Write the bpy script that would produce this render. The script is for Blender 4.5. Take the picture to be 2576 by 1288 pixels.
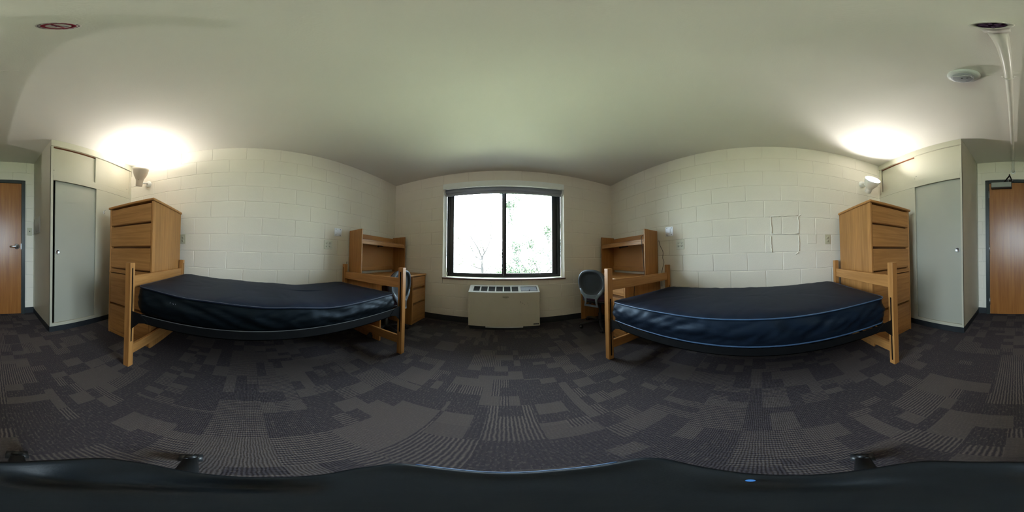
import bpy, bmesh, math, random
from mathutils import Vector, Matrix, noise
PI = math.pi
C = bpy.context.scene
for o in list(bpy.data.objects):
    bpy.data.objects.remove(o, do_unlink=True)

# ------------------------------------------------------------------ camera
H = 2.44                       # ceiling height
XL, XR, YF, YB = -1.888, 1.838, 2.369, -2.390
YC, XCL, XCR = -1.685, -0.625, 0.573      # closet fronts and their inner sides
CAMH = 0.9738
def cam_rot(y, p, r):
    return (Matrix.Rotation(y, 3, 'Z') @ Matrix.Rotation(p, 3, 'X') @ Matrix.Rotation(r, 3, 'Y'))
R = cam_rot(-0.0474, 0.0303, -0.0011)
cd = bpy.data.cameras.new('camera'); cam = bpy.data.objects.new('camera', cd)
C.collection.objects.link(cam); C.camera = cam
cd.type = 'PANO'
for holder in (cd, getattr(cd, 'cycles', None)):
    try: holder.panorama_type = 'EQUIRECTANGULAR'
    except Exception: pass
cd.clip_start = 0.01; cd.clip_end = 300
rx, fw, up = R.col[0], R.col[1], R.col[2]
M = Matrix((rx, up, -fw)).transposed().to_4x4(); M.translation = Vector((0, 0, CAMH))
cam.matrix_world = M

# ------------------------------------------------------------------ world, sun, portal, exposure
W = bpy.data.worlds.new('sky'); C.world = W; W.use_nodes = True
bg = W.node_tree.nodes['Background']
bg.inputs[0].default_value = (0.74, 0.87, 1.0, 1); bg.inputs[1].default_value = 21.0
sd = bpy.data.lights.new('sun', 'SUN'); sd.energy = 66.0; sd.angle = 0.02; sd.color = (1, .95, .85)
so = bpy.data.objects.new('sun', sd); C.collection.objects.link(so)
so.rotation_euler = (math.radians(13), math.radians(-5), 0)   # high sun, behind the building: it lights the lawn and trees only
pd = bpy.data.lights.new('window_portal', 'AREA'); pd.shape = 'RECTANGLE'; pd.size = 1.86; pd.size_y = 1.5
po = bpy.data.objects.new('window_portal', pd); C.collection.objects.link(po)
po.location = (-0.013, YF + .30, 1.45); po.rotation_euler = (math.radians(-90), 0, 0)
pd.cycles.is_portal = True
LAMP_W = 38.0                                                   # power of each wall lamp's bulb
vs = C.view_settings
vs.view_transform = 'Standard'; vs.look = 'None'; vs.gamma = 1.0; vs.use_curve_mapping = False
vs.exposure = 0.50

# ------------------------------------------------------------------ materials
def nodes_of(name):
    m = bpy.data.materials.new(name); m.use_nodes = True
    nt = m.node_tree; b = nt.nodes['Principled BSDF']
    return m, nt, b
def nn(nt, t, **k):
    n = nt.nodes.new(t)
    for a, v in k.items(): setattr(n, a, v)
    return n
def setin(n, **k):
    for a, v in k.items():
        a = a.replace('_', ' ')
        if a in n.inputs: n.inputs[a].default_value = v
def mat(name, col, rough=.5, metal=0, var=.08, vscale=12, bump=0, bscale=60, spec=.5, bdist=.002):
    m, nt, b = nodes_of(name); L = nt.links
    tc = nn(nt, 'ShaderNodeTexCoord'); nz = nn(nt, 'ShaderNodeTexNoise'); nz.inputs['Scale'].default_value = vscale
    nz.inputs['Detail'].default_value = 4
    L.new(tc.outputs['Object'], nz.inputs['Vector'])
    cr = nn(nt, 'ShaderNodeValToRGB')
    cr.color_ramp.elements[0].position = .3; cr.color_ramp.elements[1].position = .7
    cr.color_ramp.elements[0].color = (*[c*(1-var) for c in col], 1)
    cr.color_ramp.elements[1].color = (*[min(1, c*(1+var)) for c in col], 1)
    L.new(nz.outputs['Fac'], cr.inputs['Fac']); L.new(cr.outputs['Color'], b.inputs['Base Color'])
    b.inputs['Roughness'].default_value = rough; b.inputs['Metallic'].default_value = metal
    b.inputs['Specular IOR Level'].default_value = spec
    if bump:
        n2 = nn(nt, 'ShaderNodeTexNoise'); n2.inputs['Scale'].default_value = bscale; n2.inputs['Detail'].default_value = 5
        L.new(tc.outputs['Object'], n2.inputs['Vector'])
        bp = nn(nt, 'ShaderNodeBump'); bp.inputs['Strength'].default_value = bump; bp.inputs['Distance'].default_value = bdist
        L.new(n2.outputs['Fac'], bp.inputs['Height']); L.new(bp.outputs['Normal'], b.inputs['Normal'])
    return m
def wood(name, axis, c0, c1, rough=.42, scale=1.0, planks=None, spec=.4):
    """oak with the grain along AXIS (0,1,2); PLANKS = (axis, width) tints strips of glued stock."""
    m, nt, b = nodes_of(name); L = nt.links
    tc = nn(nt, 'ShaderNodeTexCoord'); mp = nn(nt, 'ShaderNodeMapping')
    s = [26*scale]*3; s[axis] = 1.3*scale; mp.inputs['Scale'].default_value = s
    L.new(tc.outputs['Object'], mp.inputs['Vector'])
    n1 = nn(nt, 'ShaderNodeTexNoise'); n1.inputs['Scale'].default_value = 1.6; n1.inputs['Detail'].default_value = 7
    n1.inputs['Roughness'].default_value = .65; n1.inputs['Distortion'].default_value = .6
    L.new(mp.outputs['Vector'], n1.inputs['Vector'])
    cr = nn(nt, 'ShaderNodeValToRGB'); cr.color_ramp.elements[0].position = .33; cr.color_ramp.elements[1].position = .66
    cr.color_ramp.elements[0].color = (*c0, 1); cr.color_ramp.elements[1].color = (*c1, 1)
    L.new(n1.outputs['Fac'], cr.inputs['Fac'])
    out = cr.outputs['Color']
    if planks:
        sx = nn(nt, 'ShaderNodeSeparateXYZ'); L.new(tc.outputs['Object'], sx.inputs[0])
        dv = nn(nt, 'ShaderNodeMath', operation='DIVIDE'); dv.inputs[1].default_value = planks[1]
        L.new(sx.outputs[planks[0]], dv.inputs[0])
        fl = nn(nt, 'ShaderNodeMath', operation='FLOOR'); L.new(dv.outputs[0], fl.inputs[0])
        wn = nn(nt, 'ShaderNodeTexWhiteNoise', noise_dimensions='1D'); L.new(fl.outputs[0], wn.inputs['W'])
        mr = nn(nt, 'ShaderNodeMapRange'); mr.inputs['To Min'].default_value = .86; mr.inputs['To Max'].default_value = 1.08
        L.new(wn.outputs['Value'], mr.inputs['Value'])
        mx = nn(nt, 'ShaderNodeVectorMath', operation='SCALE'); L.new(out, mx.inputs[0]); L.new(mr.outputs[0], mx.inputs['Scale'])
        out = mx.outputs[0]
    L.new(out, b.inputs['Base Color'])
    b.inputs['Roughness'].default_value = rough; b.inputs['Specular IOR Level'].default_value = spec
    bp = nn(nt, 'ShaderNodeBump'); bp.inputs['Strength'].default_value = .15; bp.inputs['Distance'].default_value = .001
    L.new(n1.outputs['Fac'], bp.inputs['Height']); L.new(bp.outputs['Normal'], b.inputs['Normal'])
    return m
OAK0, OAK1 = (.33, .145, .040), (.48, .232, .072)
M_ = {}
for i, a in enumerate('xyz'):
    M_['oak_'+a] = wood('oak_grain_'+a, i, OAK0, OAK1)
M_['oak_side'] = wood('oak_panel_side', 2, OAK0, OAK1, planks=(0, .13))
M_['oak_sidey'] = wood('oak_panel_side_y', 2, OAK0, OAK1, planks=(1, .13))
M_['oak_edge'] = wood('oak_edge', 1, (.20, .09, .03), (.30, .15, .055))
M_['hardboard'] = mat('hardboard', (.50, .25, .085), .6, var=.05, vscale=90)
M_['door_wood'] = wood('door_veneer', 2, (.25, .088, .018), (.36, .145, .034), rough=.3, scale=.7, spec=.5)
M_['paint'] = mat('wall_paint', (.76, .716, .625), .55, var=.015, vscale=3, bump=.35, bscale=120, spec=.35)
M_['ceiling'] = mat('ceiling_paint', (.70, .668, .615), .75, var=.015, vscale=2, bump=.3, bscale=180, spec=.2)
M_['closet'] = mat('closet_paint', (.46, .44, .35), .42, var=.02, vscale=3, bump=.15, bscale=70, spec=.45)
M_['closet_door'] = mat('closet_door_paint', (.37, .37, .31), .40, var=.02, vscale=3, bump=.15, bscale=70, spec=.45)
M_['raw_edge'] = mat('raw_wood_edge', (.20, .065, .025), .7)
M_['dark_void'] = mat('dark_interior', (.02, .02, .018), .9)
M_['vinyl'] = mat('vinyl_base', (.018, .022, .026), .45, var=.15)
M_['door_frame'] = mat('door_frame_paint', (.025, .034, .034), .35, var=.1)
M_['black_alu'] = mat('black_aluminium', (.012, .014, .018), .35, var=.1)
M_['white'] = mat('white_plastic', (.72, .72, .68), .35, var=.02)
M_['fascia'] = mat('blind_fascia', (.80, .84, .82), .4, var=.02)
M_['blind'] = mat('blind_fabric', (.30, .31, .35), .8, var=.05, vscale=200)
M_['sill'] = mat('sill_paint', (.72, .68, .66), .4, var=.04)
M_['sill_edge'] = mat('sill_wood', (.13, .06, .035), .5, var=.2)
M_['heater'] = mat('heater_enamel', (.56, .53, .43), .45, var=.03, vscale=6, bump=.1, bscale=300)
M_['heater_top'] = mat('heater_top_enamel', (.66, .68, .66), .3, var=.02)
M_['heater_logo'] = mat('heater_badge_worn', (.36, .34, .26), .5, var=.3, vscale=120)
M_['grille'] = mat('grille_dark', (.015, .013, .014), .6)
M_['lid'] = mat('brushed_lid', (.40, .42, .46), .3, metal=.6)
M_['scratch'] = mat('bare_scratch', (.03, .02, .03), .8)
M_['black'] = mat('black_enamel', (.006, .007, .008), .5, var=.15, spec=.18)
M_['steel_edge'] = mat('worn_steel_edge', (.22, .23, .24), .35, metal=.6)
M_['rubber'] = mat('black_plastic', (.016, .018, .020), .38, var=.15)
M_['chrome'] = mat('satin_chrome', (.50, .52, .54), .32, metal=1, var=.03)
M_['mirror'] = mat('polished_steel', (.85, .87, .9), .38, metal=1, var=.02)
M_['ivory'] = mat('ivory_plastic', (.50, .48, .35), .4, var=.02)
M_['socket'] = mat('cream_plastic', (.66, .66, .56), .35, var=.02)
M_['slot_black'] = mat('slot_black', (.004, .004, .004), .9, spec=.05)
M_['slot'] = mat('slot_dark', (.03, .03, .03), .6)
M_['paper'] = mat('paper', (.50, .49, .45), .7, var=.05, vscale=60)
M_['pipe'] = mat('pipe_paint', (.62, .60, .54), .3, var=.03, bump=.2, bscale=40)
M_['shade'] = mat('lamp_shade_enamel', (.56, .48, .40), .3, var=.02)
M_['lampwhite'] = mat('lamp_white_enamel', (.78, .77, .74), .3, var=.02)
M_['bracket_plastic'] = mat('chair_bracket', (.17, .215, .27), .42, var=.06)
M_['grey_shell'] = mat('chair_shell', (.085, .11, .14), .45, var=.06, bump=.2, bscale=300)
M_['dark_shell'] = mat('chair_shell_inner', (.030, .038, .046), .5, var=.06, bump=.3, bscale=300)
M_['plum'] = mat('plum_fabric', (.050, .022, .050), .9, var=.2, vscale=200, bump=.4, bscale=400)
M_['tag'] = mat('white_tag', (.70, .76, .85), .5)
M_['red'] = mat('sticker_red', (.20, .004, .022), .5, var=.05)
M_['purple'] = mat('sticker_purple', (.045, .006, .05), .5)
M_['sticker'] = mat('sticker_white', (.55, .50, .48), .5)
M_['detector'] = mat('detector_plastic', (.56, .58, .57), .4, var=.02)
M_['detector_grey'] = mat('detector_face', (.30, .31, .33), .4, var=.02)
M_['cord'] = mat('black_cord', (.012, .010, .010), .5)
M_['blue_piping'] = mat('blue_piping', (.042, .095, .19), .42, var=.1)
M_['stitch'] = mat('white_stitch', (.15, .16, .20), .6)
M_['closer'] = mat('closer_cover', (.28, .30, .27), .35, var=.03)
M_['bronze'] = mat('bronze_metal', (.035, .022, .018), .4, metal=.5)
def vinyl_fabric(name, col, rough, bump, sc, spec=.45):
    m, nt, b = nodes_of(name); L = nt.links
    tc = nn(nt, 'ShaderNodeTexCoord'); mp = nn(nt, 'ShaderNodeMapping'); mp.inputs['Scale'].default_value = (1, .8, 1.4)
    mp.inputs['Rotation'].default_value = (.5, 0, .2)
    L.new(tc.outputs['Object'], mp.inputs['Vector'])
    n1 = nn(nt, 'ShaderNodeTexNoise'); n1.inputs['Scale'].default_value = sc; n1.inputs['Detail'].default_value = 3; n1.inputs['Distortion'].default_value = 1.2
    n2 = nn(nt, 'ShaderNodeTexNoise'); n2.inputs['Scale'].default_value = 900
    L.new(mp.outputs['Vector'], n1.inputs['Vector']); L.new(tc.outputs['Object'], n2.inputs['Vector'])
    b1 = nn(nt, 'ShaderNodeBump'); b1.inputs['Strength'].default_value = bump; b1.inputs['Distance'].default_value = .02
    b2 = nn(nt, 'ShaderNodeBump'); b2.inputs['Strength'].default_value = .15; b2.inputs['Distance'].default_value = .0005
    L.new(n1.outputs['Fac'], b1.inputs['Height']); L.new(n2.outputs['Fac'], b2.inputs['Height'])
    L.new(b1.outputs['Normal'], b2.inputs['Normal']); L.new(b2.outputs['Normal'], b.inputs['Normal'])
    cr = nn(nt, 'ShaderNodeValToRGB'); cr.color_ramp.elements[0].color = (*[c*.8 for c in col], 1); cr.color_ramp.elements[1].color = (*[c*1.2 for c in col], 1)
    L.new(n1.outputs['Fac'], cr.inputs['Fac']); L.new(cr.outputs['Color'], b.inputs['Base Color'])
    b.inputs['Roughness'].default_value = rough; b.inputs['Specular IOR Level'].default_value = spec; b.inputs['Specular Tint'].default_value = (.55, .78, 1, 1)  # specular tint puts the blue of reflected sky into the sheen
    return m
M_['navy_top'] = vinyl_fabric('navy_ticking', (.006, .009, .021), .6, .10, 5, .25)
M_['navy_side'] = vinyl_fabric('navy_side_vinyl', (.006, .012, .025), .46, .18, 4, .28)
M_['black_side'] = vinyl_fabric('black_side_vinyl', (.003, .005, .007), .47, .16, 4.5, .20)
def carpet():
    m, nt, b = nodes_of('carpet'); L = nt.links
    tc = nn(nt, 'ShaderNodeTexCoord'); sep = nn(nt, 'ShaderNodeSeparateXYZ'); L.new(tc.outputs['Object'], sep.inputs[0])
    def ma(op, a, v=None):
        n = nn(nt, 'ShaderNodeMath', operation=op)
        for i, q in enumerate((a, v)):
            if q is None: continue
            if isinstance(q, (int, float)): n.inputs[i].default_value = q
            else: L.new(q, n.inputs[i])
        return n.outputs[0]
    X = ma('ADD', sep.outputs[0], 20.07); Y = ma('ADD', sep.outputs[1], 20.11)
    def cell(sx, sy, seed):
        cx = ma('FLOOR', ma('DIVIDE', X, sx)); cy = ma('FLOOR', ma('DIVIDE', Y, sy))
        cb = nn(nt, 'ShaderNodeCombineXYZ'); L.new(cx, cb.inputs[0]); L.new(cy, cb.inputs[1]); cb.inputs[2].default_value = seed
        w = nn(nt, 'ShaderNodeTexWhiteNoise', noise_dimensions='3D'); L.new(cb.outputs[0], w.inputs['Vector'])
        return w.outputs['Value']
    def mixv(f, a, c):   # f<.5 -> a else c, f boolean
        n = nn(nt, 'ShaderNodeMix', data_type='FLOAT'); L.new(f, n.inputs[0]); L.new(a, n.inputs[2]); L.new(c, n.inputs[3]); return n.outputs[0]
    big = cell(.20, .20, 1.); s1 = cell(.10, .066, 2.); s2 = cell(.05, .10, 3.); s3 = cell(.133, .10, 4.)
    pick = cell(.20, .20, 9.)
    v = mixv(ma('GREATER_THAN', pick, .30), big, mixv(ma('GREATER_THAN', pick, .55), s1, mixv(ma('GREATER_THAN', pick, .80), s3, s2)))
    # three yarns: dark navy with flecks, plain taupe with fine cross ribs, and taupe stripes on navy
    nzn = nn(nt, 'ShaderNodeTexNoise'); nzn.inputs['Scale'].default_value = 35; nzn.inputs['Detail'].default_value = 3; L.new(tc.outputs['Object'], nzn.inputs['Vector'])
    wob = ma('MULTIPLY', ma('SUBTRACT', nzn.outputs['Fac'], .5), .010)
    def ribs(co, per): return ma('MULTIPLY', ma('ADD', ma('SINE', ma('MULTIPLY', ma('ADD', co, wob), 2*PI/per)), 1.), .5)
    rx_ = ribs(X, .0145); ry_ = ribs(Y, .0075)
    mps = nn(nt, 'ShaderNodeMapping'); mps.inputs['Scale'].default_value = (150, 55, 1); L.new(tc.outputs['Object'], mps.inputs['Vector'])
    n3 = nn(nt, 'ShaderNodeTexNoise'); n3.inputs['Scale'].default_value = 1.; n3.inputs['Detail'].default_value = 4; L.new(mps.outputs[0], n3.inputs['Vector'])
    fleck = ma('GREATER_THAN', n3.outputs['Fac'], .58)
    isB = ma('GREATER_THAN', v, .54); isC = ma('GREATER_THAN', v, .78)
    tA = ma('ADD', ma('MULTIPLY', fleck, .34), ma('MULTIPLY', rx_, .10))
    tB = ma('ADD', .34, ma('ADD', ma('MULTIPLY', ry_, .22), ma('MULTIPLY', fleck, .10)))
    tC = ma('ADD', ma('MULTIPLY', ma('POWER', rx_, 1.5), .80), ma('MULTIPLY', fleck, .22))
    tot = mixv(isB, tA, mixv(isC, tB, tC))
    wide = cell(1.1, .9, 14.); tot = ma('MULTIPLY', tot, ma('ADD', .8, ma('MULTIPLY', wide, .4)))
    rib = ma('ADD', ma('MULTIPLY', rx_, .6), ma('MULTIPLY', ry_, .4))
    tone = nn(nt, 'ShaderNodeMix', data_type='RGBA'); tone.inputs[6].default_value = (.041, .036, .042, 1); tone.inputs[7].default_value = (.125, .106, .096, 1)
    L.new(tot, tone.inputs[0]); tone.clamp_factor = True
    L.new(tone.outputs[2], b.inputs['Base Color'])
    b.inputs['Roughness'].default_value = .95; b.inputs['Specular IOR Level'].default_value = .12
    bp = nn(nt, 'ShaderNodeBump'); bp.inputs['Strength'].default_value = .6; bp.inputs['Distance'].default_value = .003
    hh = ma('ADD', rib, n3.outputs['Fac']); L.new(hh, bp.inputs['Height']); L.new(bp.outputs['Normal'], b.inputs['Normal'])
    return m
M_['carpet'] = carpet()
def emit(name, col, s):
    m = bpy.data.materials.new(name); m.use_nodes = True; nt = m.node_tree; nt.nodes.clear()
    e = nn(nt, 'ShaderNodeEmission'); e.inputs[0].default_value = (*col, 1); e.inputs[1].default_value = s
    o = nn(nt, 'ShaderNodeOutputMaterial'); nt.links.new(e.outputs[0], o.inputs[0]); return m
M_['bulb'] = emit('lit_bulb', (1, .96, .90), 45)
M_['led'] = emit('blue_led', (.08, .30, .8), .5)
def glass():
    m = bpy.data.materials.new('window_glass'); m.use_nodes = True; nt = m.node_tree; nt.nodes.clear()
    t = nn(nt, 'ShaderNodeBsdfTransparent'); t.inputs[0].default_value = (.96, .98, .97, 1)
    g = nn(nt, 'ShaderNodeBsdfGlossy'); g.inputs['Roughness'].default_value = .01
    f = nn(nt, 'ShaderNodeFresnel'); f.inputs[0].default_value = 1.45
    x = nn(nt, 'ShaderNodeMixShader'); o = nn(nt, 'ShaderNodeOutputMaterial')
    nt.links.new(f.outputs[0], x.inputs[0]); nt.links.new(t.outputs[0], x.inputs[1]); nt.links.new(g.outputs[0], x.inputs[2]); nt.links.new(x.outputs[0], o.inputs[0])
    return m
M_['glass'] = glass()
M_['leaf'] = mat('leaf_green', (.028, .038, .014), .6, var=.35, vscale=3)
M_['leaf2'] = mat('leaf_blue_green', (.030, .052, .022), .55, var=.35, vscale=3)
M_['bark'] = mat('bark', (.016, .014, .013), .9, var=.3, vscale=20)
M_['lawn'] = mat('lawn', (.230, .257, .170), .9, var=.25, vscale=.6)

# ------------------------------------------------------------------ mesh builder
class MB:
    def __init__(s): s.v = []; s.f = []; s.sm = []
    def add(s, vs_, fs, smooth=False):
        n = len(s.v); s.v += [tuple(v) for v in vs_]; s.f += [tuple(i+n for i in f) for f in fs]; s.sm += [smooth]*len(fs); return s
    def box(s, x0, x1, y0, y1, z0, z1):
        x0, x1 = min(x0, x1), max(x0, x1); y0, y1 = min(y0, y1), max(y0, y1); z0, z1 = min(z0, z1), max(z0, z1)
        v = [(x, y, z) for z in (z0, z1) for y in (y0, y1) for x in (x0, x1)]
        return s.add(v, [(0, 2, 3, 1), (4, 5, 7, 6), (0, 1, 5, 4), (2, 6, 7, 3), (0, 4, 6, 2), (1, 3, 7, 5)])
    def quad(s, *p): return s.add(p, [tuple(range(len(p)))])
    def prism(s, poly, a0, a1, axis):
        """polygon (2-tuples) extruded along AXIS from a0 to a1; the other two axes in order"""
        def P(p, a):
            q = list(p); q.insert(axis, a); return tuple(q)
        n = len(poly); v = [P(p, a0) for p in poly]+[P(p, a1) for p in poly]
        f = [tuple(range(n))[::-1], tuple(range(n, 2*n))]+[(i, (i+1) % n, n+(i+1) % n, n+i) for i in range(n)]
        return s.add(v, f)
    def tube(s, pts, r, n=10, closed=False, flat=1.0, cap=True, smooth=True, upv=None):
        pts = [Vector(p) for p in pts]; k = len(pts); rr = r if isinstance(r, (list, tuple)) else [r]*k
        vs_ = []; prev = None
        for i, p in enumerate(pts):
            a = pts[(i-1) % k] if (closed or i > 0) else p
            c = pts[(i+1) % k] if (closed or i < k-1) else p
            t = (c-a).normalized()
            if upv is not None: u = Vector(upv)
            elif prev is None: u = Vector((0, 0, 1)) if abs(t.z) < .9 else Vector((1, 0, 0))
            else: u = prev
            u = (u-t*u.dot(t)).normalized(); w = t.cross(u); prev = u
            for j in range(n):
                an = 2*PI*j/n; vs_.append(p+(u*math.cos(an)*flat+w*math.sin(an))*rr[i])
        f = []
        for i in range(k if closed else k-1):
            for j in range(n):
                a = i*n+j; b_ = i*n+(j+1) % n; i2 = (i+1) % k
                f.append((a, b_, i2*n+(j+1) % n, i2*n+j))
        if cap and not closed:
            f.append(tuple(range(n))[::-1]); f.append(tuple(range((k-1)*n, k*n)))
        return s.add(vs_, f, smooth)
    def lathe(s, prof, n=32, mtx=None, smooth=True):
        mtx = mtx or Matrix.Identity(4); vs_ = []
        for r, z in prof:
            for j in range(n):
                a = 2*PI*j/n; vs_.append(mtx @ Vector((r*math.cos(a), r*math.sin(a), z)))
        f = []
        for i in range(len(prof)-1):
            for j in range(n): f.append((i*n+j, i*n+(j+1) % n, (i+1)*n+(j+1) % n, (i+1)*n+j))
        return s.add(vs_, f, smooth)
    def ball(s, c, r, n=12, sz=1):
        prof = [(max(1e-4, r*math.sin(PI*i/n)), -r*sz*math.cos(PI*i/n)) for i in range(n+1)]
        return s.lathe(prof, 16, Matrix.Translation(c))
    def build(s, name, m, parent=None, bevel=0, seg=2, sub=0, solid=0, off=(0, 0, 0), xf=None):
        me = bpy.data.meshes.new(name)
        o_ = Vector(off)
        vv = [((xf @ Vector(v)) if xf else Vector(v))-o_ for v in s.v]
        me.from_pydata(vv, [], s.f); me.validate()
        if len(me.polygons) == len(s.sm):
            me.polygons.foreach_set('use_smooth', s.sm)
        bm = bmesh.new(); bm.from_mesh(me); bmesh.ops.recalc_face_normals(bm, faces=bm.faces); bm.to_mesh(me); bm.free()
        ms = m if isinstance(m, (list, tuple)) else [m]
        for q in ms: me.materials.append(M_[q])
        ob = bpy.data.objects.new(name, me); C.collection.objects.link(ob)
        if parent: ob.parent = parent
        else: ob.location = o_
        if solid:
            q = ob.modifiers.new('t', 'SOLIDIFY'); q.thickness = solid; q.offset = 0
        if bevel:
            q = ob.modifiers.new('b', 'BEVEL'); q.width = bevel; q.segments = seg; q.limit_method = 'ANGLE'; q.angle_limit = math.radians(40)
        if sub:
            q = ob.modifiers.new('s', 'SUBSURF'); q.levels = sub; q.render_levels = sub
        return ob
def tag(o, label, cat, group=None):
    o['label'] = label; o['category'] = cat
    if group: o['group'] = group
    return o
def struct(o): o['kind'] = 'structure'; return o
def thing(name, loc, label, cat, group=None, rz=0):
    e = bpy.data.objects.new(name, None); e.empty_display_size = .1; C.collection.objects.link(e)
    e.location = loc; e.rotation_euler = (0, 0, rz); return tag(e, label, cat, group)
def box(*a): return MB().box(*a)
def copy_tree(o, parent=None):
    c = o.copy(); C.collection.objects.link(c)
    if parent: c.parent = parent; c.matrix_parent_inverse = o.matrix_parent_inverse.copy()
    for ch in list(o.children): copy_tree(ch, c)
    return c

# ------------------------------------------------------------------ room shell
T = .17
def block_wall(mb, ax, plane, sgn, a0, a1, phase, hole=None):
    """painted concrete block face: AX is the normal axis, SGN points into the room, blocks laid along a, 0.2032 high."""
    bl, bh = .40, .2032; gh, gv = .0045, .0022; w = .0055
    def put(u0, u1, z0, z1, el, er, eb, et):
        iu0 = u0+w*el; iu1 = u1-w*er; iz0 = z0+w*eb; iz1 = z1-w*et
        back = plane-sgn*gh
        def P(u, z, d): return (d, u, z) if ax == 0 else (u, d, z)
        o = [P(u0, z0, back if (el or eb) else plane), P(u1, z0, back if (er or eb) else plane), P(u1, z1, back if (er or et) else plane), P(u0, z1, back if (el or et) else plane)]
        i_ = [P(iu0, iz0, plane), P(iu1, iz0, plane), P(iu1, iz1, plane), P(iu0, iz1, plane)]
        mb.add(o+i_, [(4, 5, 6, 7), (0, 1, 5, 4), (1, 2, 6, 5), (2, 3, 7, 6), (3, 0, 4, 7)])
    for r in range(12):
        z0 = r*bh; z1 = min(H, z0+bh); ph = phase[r % 2]
        k = math.floor((a0-ph)/bl); u = ph+k*bl
        while u < a1:
            u0, u1 = max(u, a0), min(u+bl, a1)
            if u1-u0 > .012:
                rs = [(u0, u1, z0, z1)]
                if hole:
                    h0, h1, g0, g1 = hole
                    if u0 < h1 and u1 > h0 and z0 < g1 and z1 > g0:
                        rs = []
                        if u0 < h0: rs.append((u0, h0, z0, z1))
                        if u1 > h1: rs.append((h1, u1, z0, z1))
                        m0, m1 = max(u0, h0), min(u1, h1)
                        if z0 < g0: rs.append((m0, m1, z0, g0))
                        if z1 > g1: rs.append((m0, m1, g1, z1))
                for (p0, p1, q0, q1) in rs:
                    e = lambda a, b_: 1 if abs(a-b_) < 1e-6 else 0
                    put(p0, p1, q0, q1, e(p0, u), e(p1, u+bl), e(q0, z0), e(q1, z0+bh))
            u += bl
ROWA, ROWB = .34, .145       # joint phase of odd and even courses
PH = (ROWB, ROWA)
mb = MB(); mb.box(XL-T, XL-.0032, YB-T, YF+T, 0, H+.1); block_wall(mb, 0, XL, 1, YB, YF, PH)
struct(mb.build('wall_left', 'paint'))
mb = MB(); mb.box(XR+.0032, XR+T, YB-T, YF+T, 0, H+.1); block_wall(mb, 0, XR, -1, YB, YF, PH)
# rough re-pointed joints around two patched blocks
rnd = random.Random(3)
def ridge(p, q, n=9, r=.009):
    pts = []
    for i in range(n):
        t = i/(n-1); pts.append((XR-.001, p[0]+(q[0]-p[0])*t+rnd.uniform(-.004, .004), p[1]+(q[1]-p[1])*t+rnd.uniform(-.004, .004)))
    mb.tube(pts, [r*rnd.uniform(.5, 1) for _ in pts], 6)
for p, q in [((-.135, 1.43), (-.45, 1.445)), ((-.135, 1.43), (-.135, 1.225)), ((-.13, 1.2), (-.13, 1.02)), ((-.45, 1.43), (-.45, 1.225)), ((-.45, 1.2), (-.45, 1.02)), ((-.44, 1.01), (-.405, .985)), ((-.45, 1.43), (-.48, 1.455)), ((-.13, 1.222), (-.45, 1.222))]:
    ridge(p, q)
struct(mb.build('wall_right', 'paint'))
WX0, WX1, WZ0, WZ1 = -.941, .915, .712, 2.20
mb = MB()
mb.box(XL, WX0, YF+.0032, YF+T, 0, H+.1); mb.box(WX1, XR, YF+.0032, YF+T, 0, H+.1)
mb.box(WX0, WX1, YF+.0032, YF+T, 0, WZ0-.02); mb.box(WX0, WX1, YF+.0032, YF+T, WZ1, H+.1)
block_wall(mb, 1, YF, -1, XL, XR, (.06, .26), hole=(WX0, WX1, WZ0, WZ1))
struct(mb.build('wall_front', 'paint'))
mb = MB(); mb.box(XL, XR, YB-T, YB-.0032, 0, H+.1); block_wall(mb, 1, YB, 1, XL, XR, (.10, .30))
struct(mb.build('wall_back', 'paint'))
struct(box(XL-T, XR+T, YB-T, YF+T, -.15, 0).build('floor', 'carpet'))
struct(box(XL-T, XR+T, YB-T, YF+T, H, H+.15).build('ceiling', 'ceiling'))
# a fine plaster seam runs across the ceiling beside the pipe
struct(MB().tube([(.165, -.784, H), (.09, -.765, H), (.0, -.745, H), (-.06, -.735, H), (-.115, -.72, H)], .0022, 6).build('trim_1', 'ceiling'))
# vinyl base
mb = MB(); mb.box(XL, -.475, YF-.006, YF, 0, .098); mb.box(.47, XR, YF-.006, YF, 0, .098); struct(mb.build('baseboard_front', 'vinyl', bevel=.002))
struct(box(XL, XL+.006, YC, YF, 0, .098).build('baseboard_left', 'vinyl', bevel=.002))
struct(box(XR-.006, XR, YC, YF, 0, .098).build('baseboard_right', 'vinyl', bevel=.002))
mb = MB(); mb.box(XCL, -.484, YB, YB+.006, 0, .098); mb.box(.447, XCR, YB, YB+.006, 0, .098); struct(mb.build('baseboard_back', 'vinyl', bevel=.002))

# ------------------------------------------------------------------ window
w = bpy.data.objects.new('window_1', None); C.collection.objects.link(w); w.location = (-.013, YF+.17, WZ0); struct(w)
wo = w.location
YG = YF+.17
mb = MB()
fx0, fx1 = WX0, WX1
mb.box(fx0, fx0+.055, YG, YG+.09, WZ0, WZ1); mb.box(fx1-.055, fx1, YG, YG+.09, WZ0, WZ1)
mb.box(fx0, fx1, YG, YG+.09, WZ0, WZ0+.028); mb.box(fx0, fx1, YG, YG+.09, WZ1-.05, WZ1)
mb.box(fx0, fx1, YG+.01, YG+.02, WZ0+.028, WZ0+.04)
mb.build('window_frame', 'black_alu', w, bevel=.002, off=wo)
def sash(x0, x1, gx0, gx1, y, z0=.735, gz0=.776):
    mb = MB(); z1 = WZ1-.05
    mb.box(x0, gx0, y, y+.028, z0, z1); mb.box(gx1, x1, y, y+.028, z0, z1); mb.box(gx0, gx1, y, y+.028, z0, gz0); mb.box(gx0, gx1, y, y+.028, z1-.04, z1)
    s_ = mb.build('sash', 'black_alu', w, bevel=.002, off=wo)
    box(gx0-.004, gx1+.004, y+.012, y+.016, gz0-.004, z1-.036).build('pane', 'glass', s_, off=wo)
    return s_
s1 = sash(WX0+.055, -.006, -.822, -.036, YG+.012)
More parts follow.
